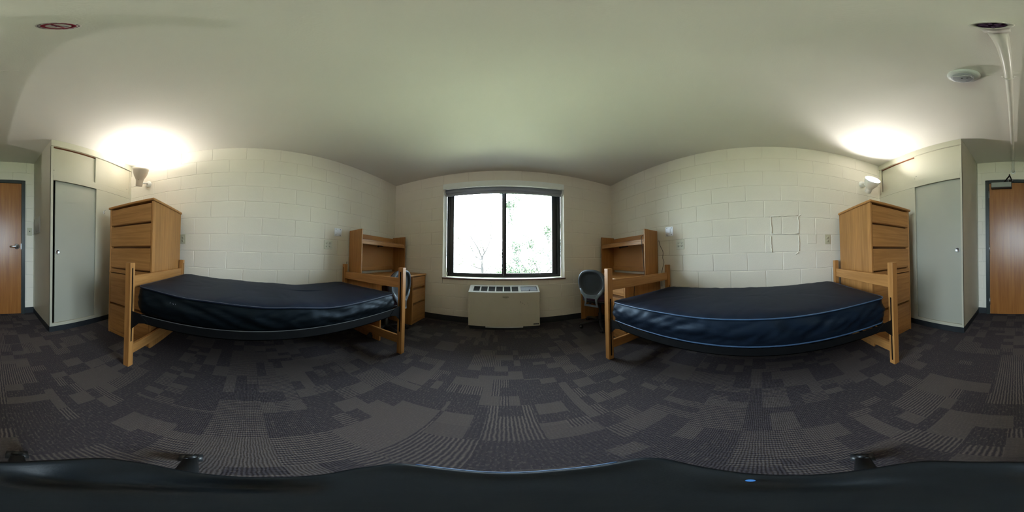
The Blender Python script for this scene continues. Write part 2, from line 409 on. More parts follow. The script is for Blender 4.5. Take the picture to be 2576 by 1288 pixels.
s2 = sash(-.036, WX1-.055, .032, .783, YG+.048)
MB().box(-.010, -.004, YG+.004, YG+.012, .74, WZ1-.05).build('weather_strip', 'chrome', s1, off=wo)  # chrome strip added as the thin white highlight on the stile
for z in (1.30, 1.82):
    MB().box(-.026, -.012, YG-.006, YG+.012, z-.022, z+.022).build('latch', 'black_alu', s1, bevel=.003, off=wo)
# sill board and its worn front edge
struct(MB().box(WX0, WX1, YF-.014, YG, .694, WZ0).build('trim_2', 'sill', bevel=.002))
struct(MB().box(WX0-.004, WX1+.014, YF-.020, YF-.001, .690, .7115).build('trim_3', 'sill_edge', bevel=.004))
# roller blind
t = thing('roller_blind', (-.015, YF+.03, 2.19), 'grey roller blind rolled up behind a pale fascia over the window', 'blind')
bo = t.location
mb = MB(); mb.box(WX0+.004, .907, YF-.034, YF-.028, 2.139, 2.237); mb.box(WX0+.004, .907, YF-.028, YF-.001, 2.231, 2.237)
mb.build('fascia', 'fascia', t, bevel=.002, off=bo)
MB().tube([(WX0+.02, YF+.075, 2.135), (WX1-.02, YF+.075, 2.135)], .036, 20).build('blind_roll', 'blind', t, off=bo)
mb = MB(); mb.box(WX0+.02, WX1-.02, YF+.088, YF+.091, 2.06, 2.12); mb.build('blind_cloth', 'blind', t, off=bo)
mb = MB(); mb.box(WX0+.02, WX1-.02, YF+.082, YF+.096, 2.053, 2.078); mb.build('hem_bar', 'blind', t, bevel=.004, off=bo)
for a, b_ in ((WX0+.002, WX0+.018), (WX1-.018, WX1-.002)):
    MB().box(a, b_, YF+.03, YF+.11, 2.07, 2.18).build('bracket', 'white', t, bevel=.002, off=bo)
mb = MB(); mb.tube([(WX0+.018, YG-.03, 2.08), (WX0+.016, YG-.03, .80)], .0016, 6); mb.tube([(WX0+.018, YG-.018, 2.08), (WX0+.016, YG-.018, .80)], .0016, 6)
mb.build('bead_chain', 'white', t, off=bo)
t = thing('cord_weight', (WX0+.018, YG-.024, WZ0), 'small oval white cord tensioner in the lower left window corner', 'cord tensioner')
MB().ball((0, 0, .045), .016, 12, 2.2).build('weight_body', 'white', t)
MB().tube([(0, -.018, .045), (0, .018, .045)], .004, 8).build('pin', 'chrome', t)

# ------------------------------------------------------------------ room door
d = bpy.data.objects.new('door_1', None); C.collection.objects.link(d); d.location = (-.018, YB, 0); struct(d); do = d.location
mb = MB(); mb.box(-.484, -.429, YB-.01, YB+.030, 0, 2.086); mb.box(.393, .447, YB-.01, YB+.030, 0, 2.086); mb.box(-.429, .393, YB-.01, YB+.030, 2.033, 2.086)
mb.build('door_frame', 'door_frame', d, bevel=.003, off=do)
MB().box(-.426, .390, YB-.025, YB+.016, .006, 2.030).build('door_leaf', 'door_wood', d, bevel=.002, off=do)
def disc(mb, c, r, ax, th, n=28):
    q = {0: Matrix.Rotation(PI/2, 4, 'Y'), 1: Matrix.Rotation(-PI/2, 4, 'X'), 2: Matrix.Identity(4)}[ax]
    mb.lathe([(1e-4, 0), (r*.98, 0), (r, th*.15), (r, th*.7), (r*.92, th), (1e-4, th)], n, Matrix.Translation(c) @ q); return mb
hd = disc(MB(), (-.361, YB+.016, 1.042), .040, 1, .012).build('door_handle', 'chrome', d, off=do)
mb = MB(); mb.tube([(-.361, YB+.026, 1.042), (-.361, YB+.075, 1.042)], .014, 14)
mb.tube([(-.361, YB+.070, 1.042), (-.335, YB+.074, 1.042), (-.29, YB+.072, 1.042), (-.255, YB+.066, 1.041)], [.014, .013, .011, .010], 12, flat=1.15)
mb.build('lever', 'chrome', hd, off=do)
disc(MB(), (-.361, YB+.028, 1.030), .009, 1, .05, 12).build('key_cylinder', 'slot', hd, off=do)
MB().box(-.4275, -.420, YB+.010, YB+.018, 1.00, 1.085).build('latch_plate', 'chrome', d, off=do)
for z in (1.84, 1.01, .215):
    mb = MB(); mb.tube([(.3915, YB+.026, z-.057), (.3915, YB+.026, z+.057)], .0075, 12); mb.box(.384, .400, YB+.014, YB+.0215, z-.055, z+.055)
    mb.build('hinge', 'chrome', d, off=do)
cl = MB().box(.062, .356, YB+.016, YB+.066, 1.925, 2.022).build('door_closer', 'bronze', d, bevel=.004, off=do)
MB().box(.068, .350, YB+.060, YB+.074, 1.944, 2.022).build('closer_cover', 'closer', cl, bevel=.004, off=do)
mb = MB(); mb.tube([(.16, YB+.045, 2.02), (.16, YB+.045, 2.045)], .012, 12)
mb.tube([(.16, YB+.045, 2.045), (.087, YB+.205, 2.062)], .012, 8, flat=.4); mb.tube([(.087, YB+.205, 2.072), (.062, YB+.04, 2.066)], .010, 8, flat=.4)
mb.tube([(.087, YB+.205, 2.05), (.087, YB+.205, 2.085)], .009, 10); mb.box(.03, .10, YB+.028, YB+.046, 2.045, 2.070)
mb.build('closer_arm', 'bronze', cl, off=do)
for x in (.112, .047):
    disc(MB(), (x, YB+.031, 2.055), .006, 1, .018, 10).build('screw', 'chrome', cl, off=do)

# ------------------------------------------------------------------ closets
def closet(side):
    s = side      # -1 left, +1 right
    X = lambda v: s*v
    inner = abs(XCL) if s < 0 else XCR; wall = abs(XL) if s < 0 else XR
    if s < 0:
        t = thing('wardrobe_closet', (-(inner+wall)/2, (YC+YB)/2, 0), 'built-in painted closet left of the oak door, its sliding door standing slightly open', 'closet')
        dz0, dz1, ux0, ux1, umid, uz0, uz1, dx1 = .115, 1.822, .655, 1.845, 1.222, 1.915, 2.335, 1.238
    else:
        t = thing('wardrobe_closet', ((inner+wall)/2, (YC+YB)/2, 0), 'built-in painted closet beside the hinge side of the oak door, sliding door shut', 'closet')
        dz0, dz1, ux0, ux1, umid, uz0, uz1, dx1 = .112, 1.842, .594, 1.795, 1.188, 1.93, 2.345, 1.190
    o = t.location; th = .02
    def B(name, m, x0, x1, y0, y1, z0, z1, par=t, bevel=.0015):
        return MB().box(X(x0), X(x1), y0, y1, z0, z1).build(name, m, par, bevel=bevel, off=o)
    B('side_panel', 'closet', inner, inner+th, YB+.001, YC-.0005, .075, H-.001)
    B('corner_strip', 'closet', inner-.006, inner, YB+.001, YB+.035, .098, H-.002)
    B('toe_base', 'vinyl', inner, wall-.007, YC-.06, YC+.002, 0, .075)
    MB().box(X(inner-.004), X(inner), YB+.008, YC+.002, 0, .075).build('toe_base', 'vinyl', t, off=o)
    B('header_board', 'closet', inner-.002, wall-.001, YC-th, YC+.010, uz1, H-.001)
    B('corner_post', 'closet', inner, ux0, YC-th, YC, .075, uz1)
    B('ledge_rail', 'closet', ux0, wall-.001, YC-th, YC+.001, dz1, uz0-.028)
    B('door_track', 'closet', ux0, ux1, YC-th, YC-.002, uz0-.028, uz0)
    B('wall_stile', 'closet', ux1, wall-.001, YC-th, YC, uz0-.028, uz1)
    B('fixed_panel', 'closet', dx1, wall-.001, YC-th, YC-.0005, .075, dz1)
    B('bottom_rail', 'closet', ux0, dx1, YC-th, YC, .075, dz0)
    # sliding doors
    if s < 0:
        ld = B('sliding_door', 'closet_door', ux0+.036, dx1+.03, YC-.045, YC-.026, dz0-.01, dz1+.01); px, pz = .726, .966
        near = B('upper_door', 'closet', ux0, umid+.03, YC-.048, YC-.030, uz0-.01, uz1-.012)
        far = B('upper_door', 'closet', umid, ux1, YC-.022, YC-.005, uz0+.001, uz1-.004)
        hol = ((near, .672, 1.975, YC-.030), (far, 1.80, 1.975, YC-.005))
    else:
        ld = B('sliding_door', 'closet_door', ux0-.012, dx1+.03, YC-.045, YC-.026, dz0-.01, dz1+.01); px, pz = .645, .991
        near = B('upper_door', 'closet', ux0, umid, YC-.022, YC-.005, uz0+.001, uz1-.004)
        far = B('upper_door', 'closet', umid-.03, ux1+.005, YC-.048, YC-.030, uz0-.01, uz1-.012)
        hol = ((near, 1.166, 2.001, YC-.005), (far, 1.204, 1.987, YC-.030))
    B('head_strip', 'raw_edge', ux0, ux1, YC-.052, YC-.015, uz1-.003, uz1+.004)
    B('back_board', 'dark_void', ux0, wall-.001, YC-.30, YC-.29, .075, H-.003)  # near-black sheet paints the shade inside the closet
    pm = MB(); q = Matrix.Translation((X(px), YC-.027, pz)) @ Matrix.Rotation(-PI/2, 4, 'X')
    pm.lathe([(1e-4, .0015), (.019, .0015), (.021, .003), (.024, .005), (.027, .004), (.0285, .0)], 32, q)
    pm.build('finger_pull', 'chrome', ld, off=o)
    for (dr, hx, hz, yy) in hol:
        m2 = MB(); m2.lathe([(1e-4, .0012), (.0055, .0012)], 16, Matrix.Translation((X(hx), yy-.0004, hz)) @ Matrix.Rotation(-PI/2, 4, 'X')); m2.build('finger_hole', 'slot', dr, off=o)
        m2 = MB(); m2.lathe([(.0055, .0008), (.0065, .0022), (.0082, .0008)], 16, Matrix.Translation((X(hx), yy-.0004, hz)) @ Matrix.Rotation(-PI/2, 4, 'X')); m2.build('hole_ring', 'closet', dr, off=o)
    return t
closet(-1); closet(1)
# coat hook on the left closet's fixed panel
t = thing('coat_hook', (-1.36, YC-.0005, 1.505), 'small chrome coat hook on the panel of the left closet', 'hook')
MB().box(-.008, .008, 0, .004, -.018, .022).build('plate', 'chrome', t, bevel=.002)
mb = MB(); mb.tube([(0, .004, .012), (0, .02, .014), (0, .032, .024)], .003, 8); mb.tube([(0, .004, -.008), (0, .022, -.014), (0, .030, -.002)], .003, 8); mb.ball((0, .033, .026), .005, 8); mb.build('prong', 'chrome', t)
# notice on the closet side
t = thing('paper_notice', (XCL+.001, -2.2, 1.335), 'blank looking grey notice sheet taped to the closet side beside the light switch', 'notice')
mb = MB()
n = 10
for i in range(n+1):
    y = .135-.27*i/n; b_ = .004+.010*(i/n)**2
    mb.v += [(b_, y, -.112), (b_*.7, y, .112)]
mb.f = [(2*i, 2*i+2, 2*i+3, 2*i+1) for i in range(n)]; mb.sm = [True]*n
mb.build('sheet', 'paper', t, solid=.0008)
MB().box(.0085, .0095, -.012, .004, -.092, -.078).build('printed_mark', 'slot', t)

# ------------------------------------------------------------------ dressers
def dresser(name, label, side):
    """local: front faces +x (toward the aisle), y runs along the wall; left piece: y from the headboard side (top) back"""
    if side < 0: t = thing(name, (-1.525, -1.103, 0), label, 'dresser', 'tall oak dressers')
    else: t = thing(name, (1.475, -1.238, 0), label, 'dresser', 'tall oak dressers', rz=PI)
    D0, D1, W0, W1, HT = -.305, .305, -.288, .288, 1.462
    def B(n_, m, *a, par=t, bevel=.0025): return MB().box(*a).build(n_, m, par, bevel=bevel)
    if side < 0: ysg = 1
    else: ysg = 1
    B('side_panel', 'oak_side', D0, D1, W0, W0+.02, 0, HT); B('side_panel', 'oak_side', D0, D1, W1-.02, W1, 0, HT)
    B('back_panel', 'oak_sidey', D0, D0+.01, W0+.02, W1-.02, .02, HT)
    B('top', 'oak_y', D0-.004, D1+.018, W0-.014, W1+.014, HT, HT+.026, bevel=.008)
    B('mid_rail', 'oak_y', D1-.04, D1-.002, W0+.02, W1-.02, .762, .790)
    B('mid_rail', 'oak_y', D1-.03, D1+.006, W0-.003, W1+.003, .752, .762)
    B('base_rail', 'oak_y', D1-.05, D1-.006, W0+.02, W1-.02, .004, .05)
    B('inner_carcass', 'oak_edge', D0+.02, D1-.045, W0+.02, W1-.02, .05, HT-.003, bevel=0)
    for z0, z1 in ((1.262, 1.444), (1.030, 1.246), (.798, 1.014), (.392, .742), (.048, .378)):
        mb = MB()
        # drawer front with a bevelled finger lip along its lower edge
        mb.prism([(D1-.045, z0+.006), (D1-.012, z0+.002), (D1-.001, z0+.012), (D1-.001, z1), (D1-.045, z1)], W0+.023, W1-.023, 1)
        P_ = mb; P_.v = [(v[0], v[1], v[2]) for v in P_.v]
        dr = P_.build('drawer', 'oak_y', t, bevel=.002)
        if z0 > .9 and z0 < 1.1: pass
    return t
def fix_prism(): pass
dresser('dresser', 'tall oak dresser below the dark-sided wall lamp, left of the oak door', -1)
dresser('dresser', 'tall oak dresser below the wall lamp whose glowing mouth shows', 1)

# ------------------------------------------------------------------ desks with hutches
def desk(side):
    """local: front faces +x, back at x=-.325; drawers at +y end"""
    if side < 0: t = thing('student_desk', (-1.545, 1.815, 0), 'oak desk with three drawers at its window end, left of the window', 'desk', 'oak desks'); 
    else: t = thing('student_desk', (1.500, 1.812, 0), 'oak desk right of the window, its drawers seen through the bed end', 'desk', 'oak desks', rz=PI)
    D0, D1, W0, W1, HT = -.325, .325, -.520, .520, .735
    def B(n_, m, *a, par=t, bevel=.002): return MB().box(*a).build(n_, m, par, bevel=bevel)
    B('desktop', 'oak_y', D0+.02, D1+.012, W0-.006, W1+.006, HT, HT+.026, bevel=.006)
    B('side_panel', 'oak_side', D0, D1, W0, W0+.022, 0, HT); B('side_panel', 'oak_side', D0, D1, W1-.022, W1, 0, HT)
    B('side_panel', 'oak_side', D0, D1, W1-.392, W1-.372, 0, HT)
    B('modesty_panel', 'oak_sidey', D0, D0+.015, W0+.022, W1-.392, .25, HT)
    B('apron', 'oak_y', D1-.06, D1-.03, W0+.022, W1-.392, HT-.065, HT)
    B('base_rail', 'oak_y', D1-.05, D1-.008, W1-.372, W1-.022, .004, .045)
    B('inner_carcass', 'oak_edge', D0+.02, D1-.045, W1-.371, W1-.023, .045, HT-.002, bevel=0)
    for z0, z1 in ((.560, .722), (.328, .532), (.045, .305)):
        mb = MB(); mb.prism([(D1-.045, z0+.006), (D1-.012, z0+.002), (D1-.001, z0+.012), (D1-.001, z1), (D1-.045, z1)], W1-.369, W1-.025, 1)
        mb.build('drawer', 'oak_y', t, bevel=.002)
    # hutch standing on the desk
    zt = HT+.026
    lab = 'oak hutch shelf on the desk left of the window' if side < 0 else 'oak hutch shelf with cords hanging, on the desk right of the window'
    h = thing('desk_hutch', (t.location.x, t.location.y, zt), lab, 'hutch', 'oak desk hutches', rz=t.rotation_euler.z)
    def Bh(n_, m, *a, bevel=.002): return MB().box(*a).build(n_, m, h, bevel=bevel)
    w0, w1, d0, d1, hh = -.487, .487, -.325, -.055, .605
    if side > 0: w0, w1 = -.487, .487
    Bh('side_panel', 'oak_side', d0, d1, w0, w0+.02, 0, hh, bevel=.004); Bh('side_panel', 'oak_side', d0, d1, w1-.02, w1, 0, hh, bevel=.004)
    Bh('shelf', 'oak_y', d0+.012, d1-.012, w0+.02, w1-.02, .445, .468)
    Bh('shelf_rail', 'oak_y', d1-.020, d1-.003, w0+.02, w1-.02, .408, .452, bevel=.006)
    Bh('shelf_lip', 'oak_edge', d1-.024, d1-.016, w0+.02, w1-.02, .460, .475)
    Bh('back_panel', 'hardboard', d0+.004, d0+.012, w0+.02, w1-.02, .10, .445)
    Bh('back_rail', 'oak_y', d0+.002, d0+.018, w0+.02, w1-.02, .468, hh-.022, bevel=.004)
    Bh('bottom_rail', 'oak_y', d0+.012, d0+.026, w0+.02, w1-.02, .035, .105)
    # slim light under the shelf
    u = thing('shelf_lamp', tuple((h.matrix_basis @ Vector((-.16, .0, .445)))), 'slim lamp under the hutch shelf left of the window' if side < 0 else 'slim lamp under the hutch shelf right of the window', 'lamp', 'under shelf lamps', rz=t.rotation_euler.z)
    MB().box(-.035, .035, -.33, .33, -.024, -.001).build('housing', 'socket', u, bevel=.004)
    mb = MB(); mb.tube([(-.01, -.06, -.030), (.02, -.09, -.036), (.01, .02, -.036), (-.02, .05, -.030)], [.009, .010, .007, .005], 8); mb.ball((.02, -.09, -.040), .016, 8)
    mb.build('coiled_lead', 'cord', u)
    MB().box(.018, .034, .20, .235, -.030, -.022).build('switch', 'ivory', u, bevel=.002)
    return t
desk(-1); desk(1)
def cord(pts, label, r=.0032):
    # smooth through points
    P_ = [Vector(p) for p in pts]; out = []
    for i in range(len(P_)-1):
        p0 = P_[max(0, i-1)]; p1 = P_[i]; p2 = P_[i+1]; p3 = P_[min(len(P_)-1, i+2)]
        for k in range(6):
            t_ = k/6; out.append(.5*((2*p1)+(-p0+p2)*t_+(2*p0-5*p1+4*p2-p3)*t_*t_+(-p0+3*p1-3*p2+p3)*t_**3))
    out.append(P_[-1]); base = Vector(pts[-1])
    return tag(MB().tube(out, r, 8).build('power_cord', 'cord', off=base), label, 'cord')
cord([(1.72, 1.36, 1.247), (1.60, 1.365, 1.29), (1.553, 1.375, 1.27), (1.551, 1.38, 1.22), (1.553, 1.372, 1.12), (1.556, 1.362, 1.00), (1.552, 1.350, .88), (1.548, 1.343, .77)],
     'thin black cord draped over the right hutch shelf down to the desktop')
cord([(1.815, 1.295, 1.23), (1.812, 1.275, 1.16), (1.805, 1.225, 1.07), (1.81, 1.235, .99), (1.808, 1.215, .93), (1.812, 1.245, .84), (1.815, 1.262, .76), (1.818, 1.262, .60)],
     'black cord hanging behind the right desk against the block wall')
cord([(1.30, 1.276, .70), (1.303, 1.279, .64), (1.298, 1.281, .58), (1.30, 1.279, .50)], 'short black cord hanging beside the right desk drawers behind the bed end')
cord([(-1.868, 1.292, .93), (-1.865, 1.288, .86), (-1.852, 1.283, .80), (-1.85, 1.283, .70), (-1.855, 1.285, .55)],
     'black cord hanging between the left hutch and the bed post')

# ------------------------------------------------------------------ beds
def slot_post(x0, x1, y0, y1, inner_y, z0, z1, parent, off):
    """square post 0.9 high with a mortised slot from z0 to z1 in its face at y=inner_y"""
    mb = MB(); Hh = .9; w_ = .0065; xc = (x0+x1)/2; oy = y0 if inner_y == y1 else y1
    dp = .03 if inner_y == y1 else -.03
    v = [(x0, oy, 0), (x1, oy, 0), (x1, oy, Hh), (x0, oy, Hh), (x0, inner_y, 0), (x1, inner_y, 0), (x1, inner_y, Hh), (x0, inner_y, Hh),
         (xc-w_, inner_y, z0), (xc+w_, inner_y, z0), (xc+w_, inner_y, z1), (xc-w_, inner_y, z1),
         (xc-w_, inner_y-dp, z0), (xc+w_, inner_y-dp, z0), (xc+w_, inner_y-dp, z1), (xc-w_, inner_y-dp, z1)]
    f = [(0, 1, 2, 3), (0, 4, 5, 1), (1, 5, 6, 2), (2, 6, 7, 3), (3, 7, 4, 0),
         (4, 5, 9, 8), (5, 6, 10, 9), (6, 7, 11, 10), (7, 4, 8, 11),
         (8, 9, 13, 12), (9, 10, 14, 13), (10, 11, 15, 14), (11, 8, 12, 15), (12, 13, 14, 15)]
    mb.add(v, f); po_ = mb.build('post', 'oak_z', parent, bevel=.003, off=off)
    sg = .0015 if dp > 0 else -.0015
    MB().box(xc-w_+.0003, xc+w_-.0003, inner_y-dp, inner_y-sg, z0+.0003, z1-.0003).build('rail_slot', 'slot_black', po_, off=off); return po_  # black box paints the shade in the depth of the slot
def bed(side, xn, xf, yh, yf_, sl, zr0, zr1, label):
    """xn near x (aisle), xf far x; yh/yf_ inner faces of head and foot posts"""
    t = thing('bed_frame', ((xn+xf)/2, (yh+yf_)/2, 0), label, 'bed', 'oak bed frames'); o = t.location
    s = -1 if side < 0 else 1
    pw, pd_ = .052, .050
    xs = [(xn, xn+s*pw), (xf-s*pw, xf)]
    for a, b_ in xs:
        slot_post(min(a, b_), max(a, b_), yh-pd_, yh, yh, *sl, t, o)
        slot_post(min(a, b_), max(a, b_), yf_, yf_+pd_, yf_, *sl, t, o)
    ra, rb = xn+s*(pw-.001), xf-s*(pw-.001)
    for nm, y0, y1 in (('head', yh-.036, yh-.012), ('foot', yf_+.012, yf_+.036)):
        MB().box(ra, rb, y0, y1, .708, .802).build('top_rail', 'oak_x', t, bevel=.004, off=o)
        MB().box(ra, rb, y0, y1, .121, .215).build('bottom_rail', 'oak_x', t, bevel=.004, off=o)
    xa, xb = xn+s*.018, xf-s*.018
    for x_ in (xa, xb):
        mb = MB(); e = s if x_ == xa else -s
        mb.box(x_, x_+e*.004, yh+.012, yf_-.012, zr0, zr1); mb.box(x_, x_+e*.04, yh+.012, yf_-.012, zr0, zr0+.004)
        sr = mb.build('side_rail', 'black', t, off=o)
        if side < 0: MB().box(x_-e*.0008, x_+e*.0048, yh+.05, yf_-.05, zr1-.0015, zr1+.0015).build('rail_edge', 'steel_edge', sr, off=o)  # paler strip along the top edge of the left bed's rails
        for yy, g in ((yh, 1), (yf_, -1)):
            m2 = MB(); m2.prism([(yy+g*.0005, zr0-.085), (yy+g*.0005, zr1+.012), (yy+g*.085, zr1+.006), (yy+g*.15, zr0+.01), (yy+g*.07, zr0-.012)], min(x_-e*.003, x_), max(x_-e*.003, x_), 0)
            m2.build('corner_bracket', 'black', sr, bevel=.001, off=o)
    # end angles and the sprung deck
    for yy, g in ((yh+.03, 1), (yf_-.03, -1)):
        MB().box(xa, xb, yy, yy+g*.03, zr0, zr0+.03).build('end_rail', 'black', t, off=o)
    n = 16
    for i in range(n):
        y = yh+.10+(yf_-yh-.2)*i/(n-1); MB().box(xa+s*.006, xb-s*.006, y-.012, y+.012, zr0+.005, zr0+.010).build('deck_slat', 'black', t, off=o)
    for i in range(7):
        x = xa+(xb-xa)*(i+1)/8; MB().box(x-.01, x+.01, yh+.03, yf_-.03, zr0+.011, zr0+.015).build('deck_band', 'black', t, off=o)
    return t
bed(-1, -.862, -1.842, -.757, 1.207, (.265, .861), .468, .530, 'oak bed frame along the left wall, slots running to the post tops')
bed(1, .820, 1.802, -.859, 1.118, (.043, .634), .384, .440, 'oak bed frame along the right wall, slots running low in the posts')

def mattress(side, x0, x1, y0, y1, zb, zt, label, seed):
    hw, hl = (x1-x0)/2, (y1-y0)/2; cx, cy = (x0+x1)/2, (y0+y1)/2
    t = thing('mattress', (cx, cy, zb(0)), label, 'mattress', 'navy vinyl mattresses'); o = t.location
    r = .055; per = []
    def arc(ax, ay, a0):
        return [(ax+r*math.cos(a0+PI/2*k/8), ay+r*math.sin(a0+PI/2*k/8)) for k in range(9)]
    def line(p, q, n): return [(p[0]+(q[0]-p[0])*k/n, p[1]+(q[1]-p[1])*k/n) for k in range(1, n)]
    A = arc(hw-r, hl-r, 0); B_ = arc(-hw+r, hl-r, PI/2); Cc = arc(-hw+r, -hl+r, PI); D = arc(hw-r, -hl+r, 1.5*PI)
    per = A+line(A[-1], B_[0], 40)+B_+line(B_[-1], Cc[0], 110)+Cc+line(Cc[-1], D[0], 40)+D+line(D[-1], A[0], 110)
    N = len(per)
    def nz(x, y, z, f, sd): return noise.noise(Vector((x*f+sd, y*f, z*f)))
    def outw(p):
        qx = max(-hw+r, min(hw-r, p[0])); qy = max(-hl+r, min(hl-r, p[1])); v = Vector((p[0]-qx, p[1]-qy, 0))
        if v.length < 1e-6: v = Vector((p[0], 0, 0))
        return v.normalized()
    def sidept(p, f):
        u = outw(p); z = zb(p[1])+(zt(p[1])-zb(p[1]))*f
        bul = .016*math.sin(PI*min(1, max(0, f)))**.8
        # drapes: soft folds slanting down, stronger at mid height
        a = p[1]*math.copysign(1, p[0]) if abs(p[0]) > hw-.1 else p[0]
        wr = 0
        q = nz(a*2.6+f*1.1, f*.9, 0, 2.2, seed)
        wr += .013*(1-abs(q)*2.6)*math.sin(PI*f)
        q = nz(a*7-f*2.2, f*1.3, 3, 1.6, seed+5)
        wr += .009*(1-abs(q)*2.8)*math.sin(PI*f)
        q = nz(a*16, f*2, 7, 1.2, seed+9); wr += .005*q*(f**2)
        d = bul+wr*.8-.008
        if f > .93: d = d*.4+.002
        return Vector((p[0]+u.x*d, p[1]+u.y*d, z))
    fr = [0, .06, .12, .18, .25, .32, .4, .48, .56, .64, .72, .8, .87, .93, .97]
    vs_ = [Vector((p[0]*.94, p[1]*.97, zb(p[1])-.0)) for p in per]+[sidept(p, f) for f in fr for p in per]
    fs = [(i*N+j, i*N+(j+1) % N, (i+1)*N+(j+1) % N, (i+1)*N+j) for i in range(len(fr)) for j in range(N)]
    fs.append(tuple(range(N))[::-1])
    mb = MB(); mb.add(vs_, fs, True); mb.v = [(v[0], v[1], v[2]-o.z) for v in mb.v]
    mb.build('side_panel', 'black_side' if side < 0 else 'navy_side', t)
    ds = [0, .004, .010, .018, .030, .045, .065, .09, .12, .155, .195, .24, .29, .34, .39, hw*.97]
    tv = []
    for d in ds:
        for p in per:
            q0 = sidept(p, .97)
            sx, sy = (hw-d)/hw, (hl-d)/hl
            x, y = q0.x*sx, q0.y*sy
            crown = .020*(1-math.exp(-d/.03))+.006*min(1, d/.3)
            puck = .0065*nz(x*1.5, y*8, 0, 1.8, seed+2)*math.exp(-d/.07)*min(1, d/.012) + .004*nz(x, y, 0, 3.1, seed+4)*min(1, d/.06)
            q = nz(x*2-y, y*2.2+x, 1, 1.5, seed+11); puck += -.0022*max(0, 1-abs(q)*14)*min(1, d/.05)
            tv.append(Vector((x, y, q0.z+(zt(y)-zt(q0.y))*1+crown-.003+puck)))
    tf = [(i*N+j, i*N+(j+1) % N, (i+1)*N+(j+1) % N, (i+1)*N+j) for i in range(len(ds)-1) for j in range(N)]
    # close the middle strip by pairing left and right points
    L0 = (len(ds)-1)*N; tf.append(tuple(L0+j for j in range(N)))
    mb = MB(); mb.add(tv, tf, True); mb.v = [(v[0], v[1], v[2]-o.z) for v in mb.v]
    mb.build('top_panel', 'navy_top', t)
    def pipe(f, rr, m, name, dz=0, extra=0):
        pts = []
        for p in per:
            q = sidept(p, f); u = outw(p); pts.append((q.x+u.x*(.002+extra), q.y+u.y*(.002+extra), q.z+dz-o.z))
        MB().tube(pts, rr, 8, closed=True).build(name, m, t)
    if side < 0:
        pipe(.955, .0055, 'navy_top', 'piping'); pipe(.955, .0011, 'stitch', 'seam_stitching', dz=.006, extra=.002)
        mb = MB()
        for k, (a, b_) in enumerate(((-.672, .0), (-.655, .004), (-.648, -.004), (-.634, .0))):
            q = sidept((hw, a), .68+b_*3); mb.box(q.x-.003, q.x+.0012, a-.0012, a+.0012, q.z-o.z-.005, q.z-o.z+.005 if k != 1 else q.z-o.z+.001)
        mb.build('printed_mark', 'stitch', t)
    else:
        pipe(.955, .0047, 'blue_piping', 'piping'); pipe(.03, .0052, 'blue_piping', 'piping')
    return t
def lerp_pts(pts):
    def f(y):
        if y <= pts[0][0]: return pts[0][1]
        for (a, va), (b_, vb) in zip(pts, pts[1:]):
            if y <= b_:
                k = (y-a)/(b_-a); k = k*k*(3-2*k); return va+(vb-va)*k
        return pts[-1][1]
    return f
# heights are given against y measured from the mattress centre
ml = mattress(-1, -1.800, -.906, -.725, 1.150, lerp_pts([(-.93, .530), (-.3, .518), (.2, .502), (.93, .497)]),
         lerp_pts([(-.93, .735), (-.5, .705), (0, .677), (.35, .650), (.93, .668)]), 'navy mattress with black sides on the left bed', 1.7)
mr_ = mattress(1, .846, 1.765, -.805, 1.095, lerp_pts([(-.93, .445), (0, .441), (.93, .441)]),
         lerp_pts([(-.93, .655), (-.2, .640), (.3, .632), (.93, .622)]), 'navy mattress with light blue piping on the right bed', 6.3)

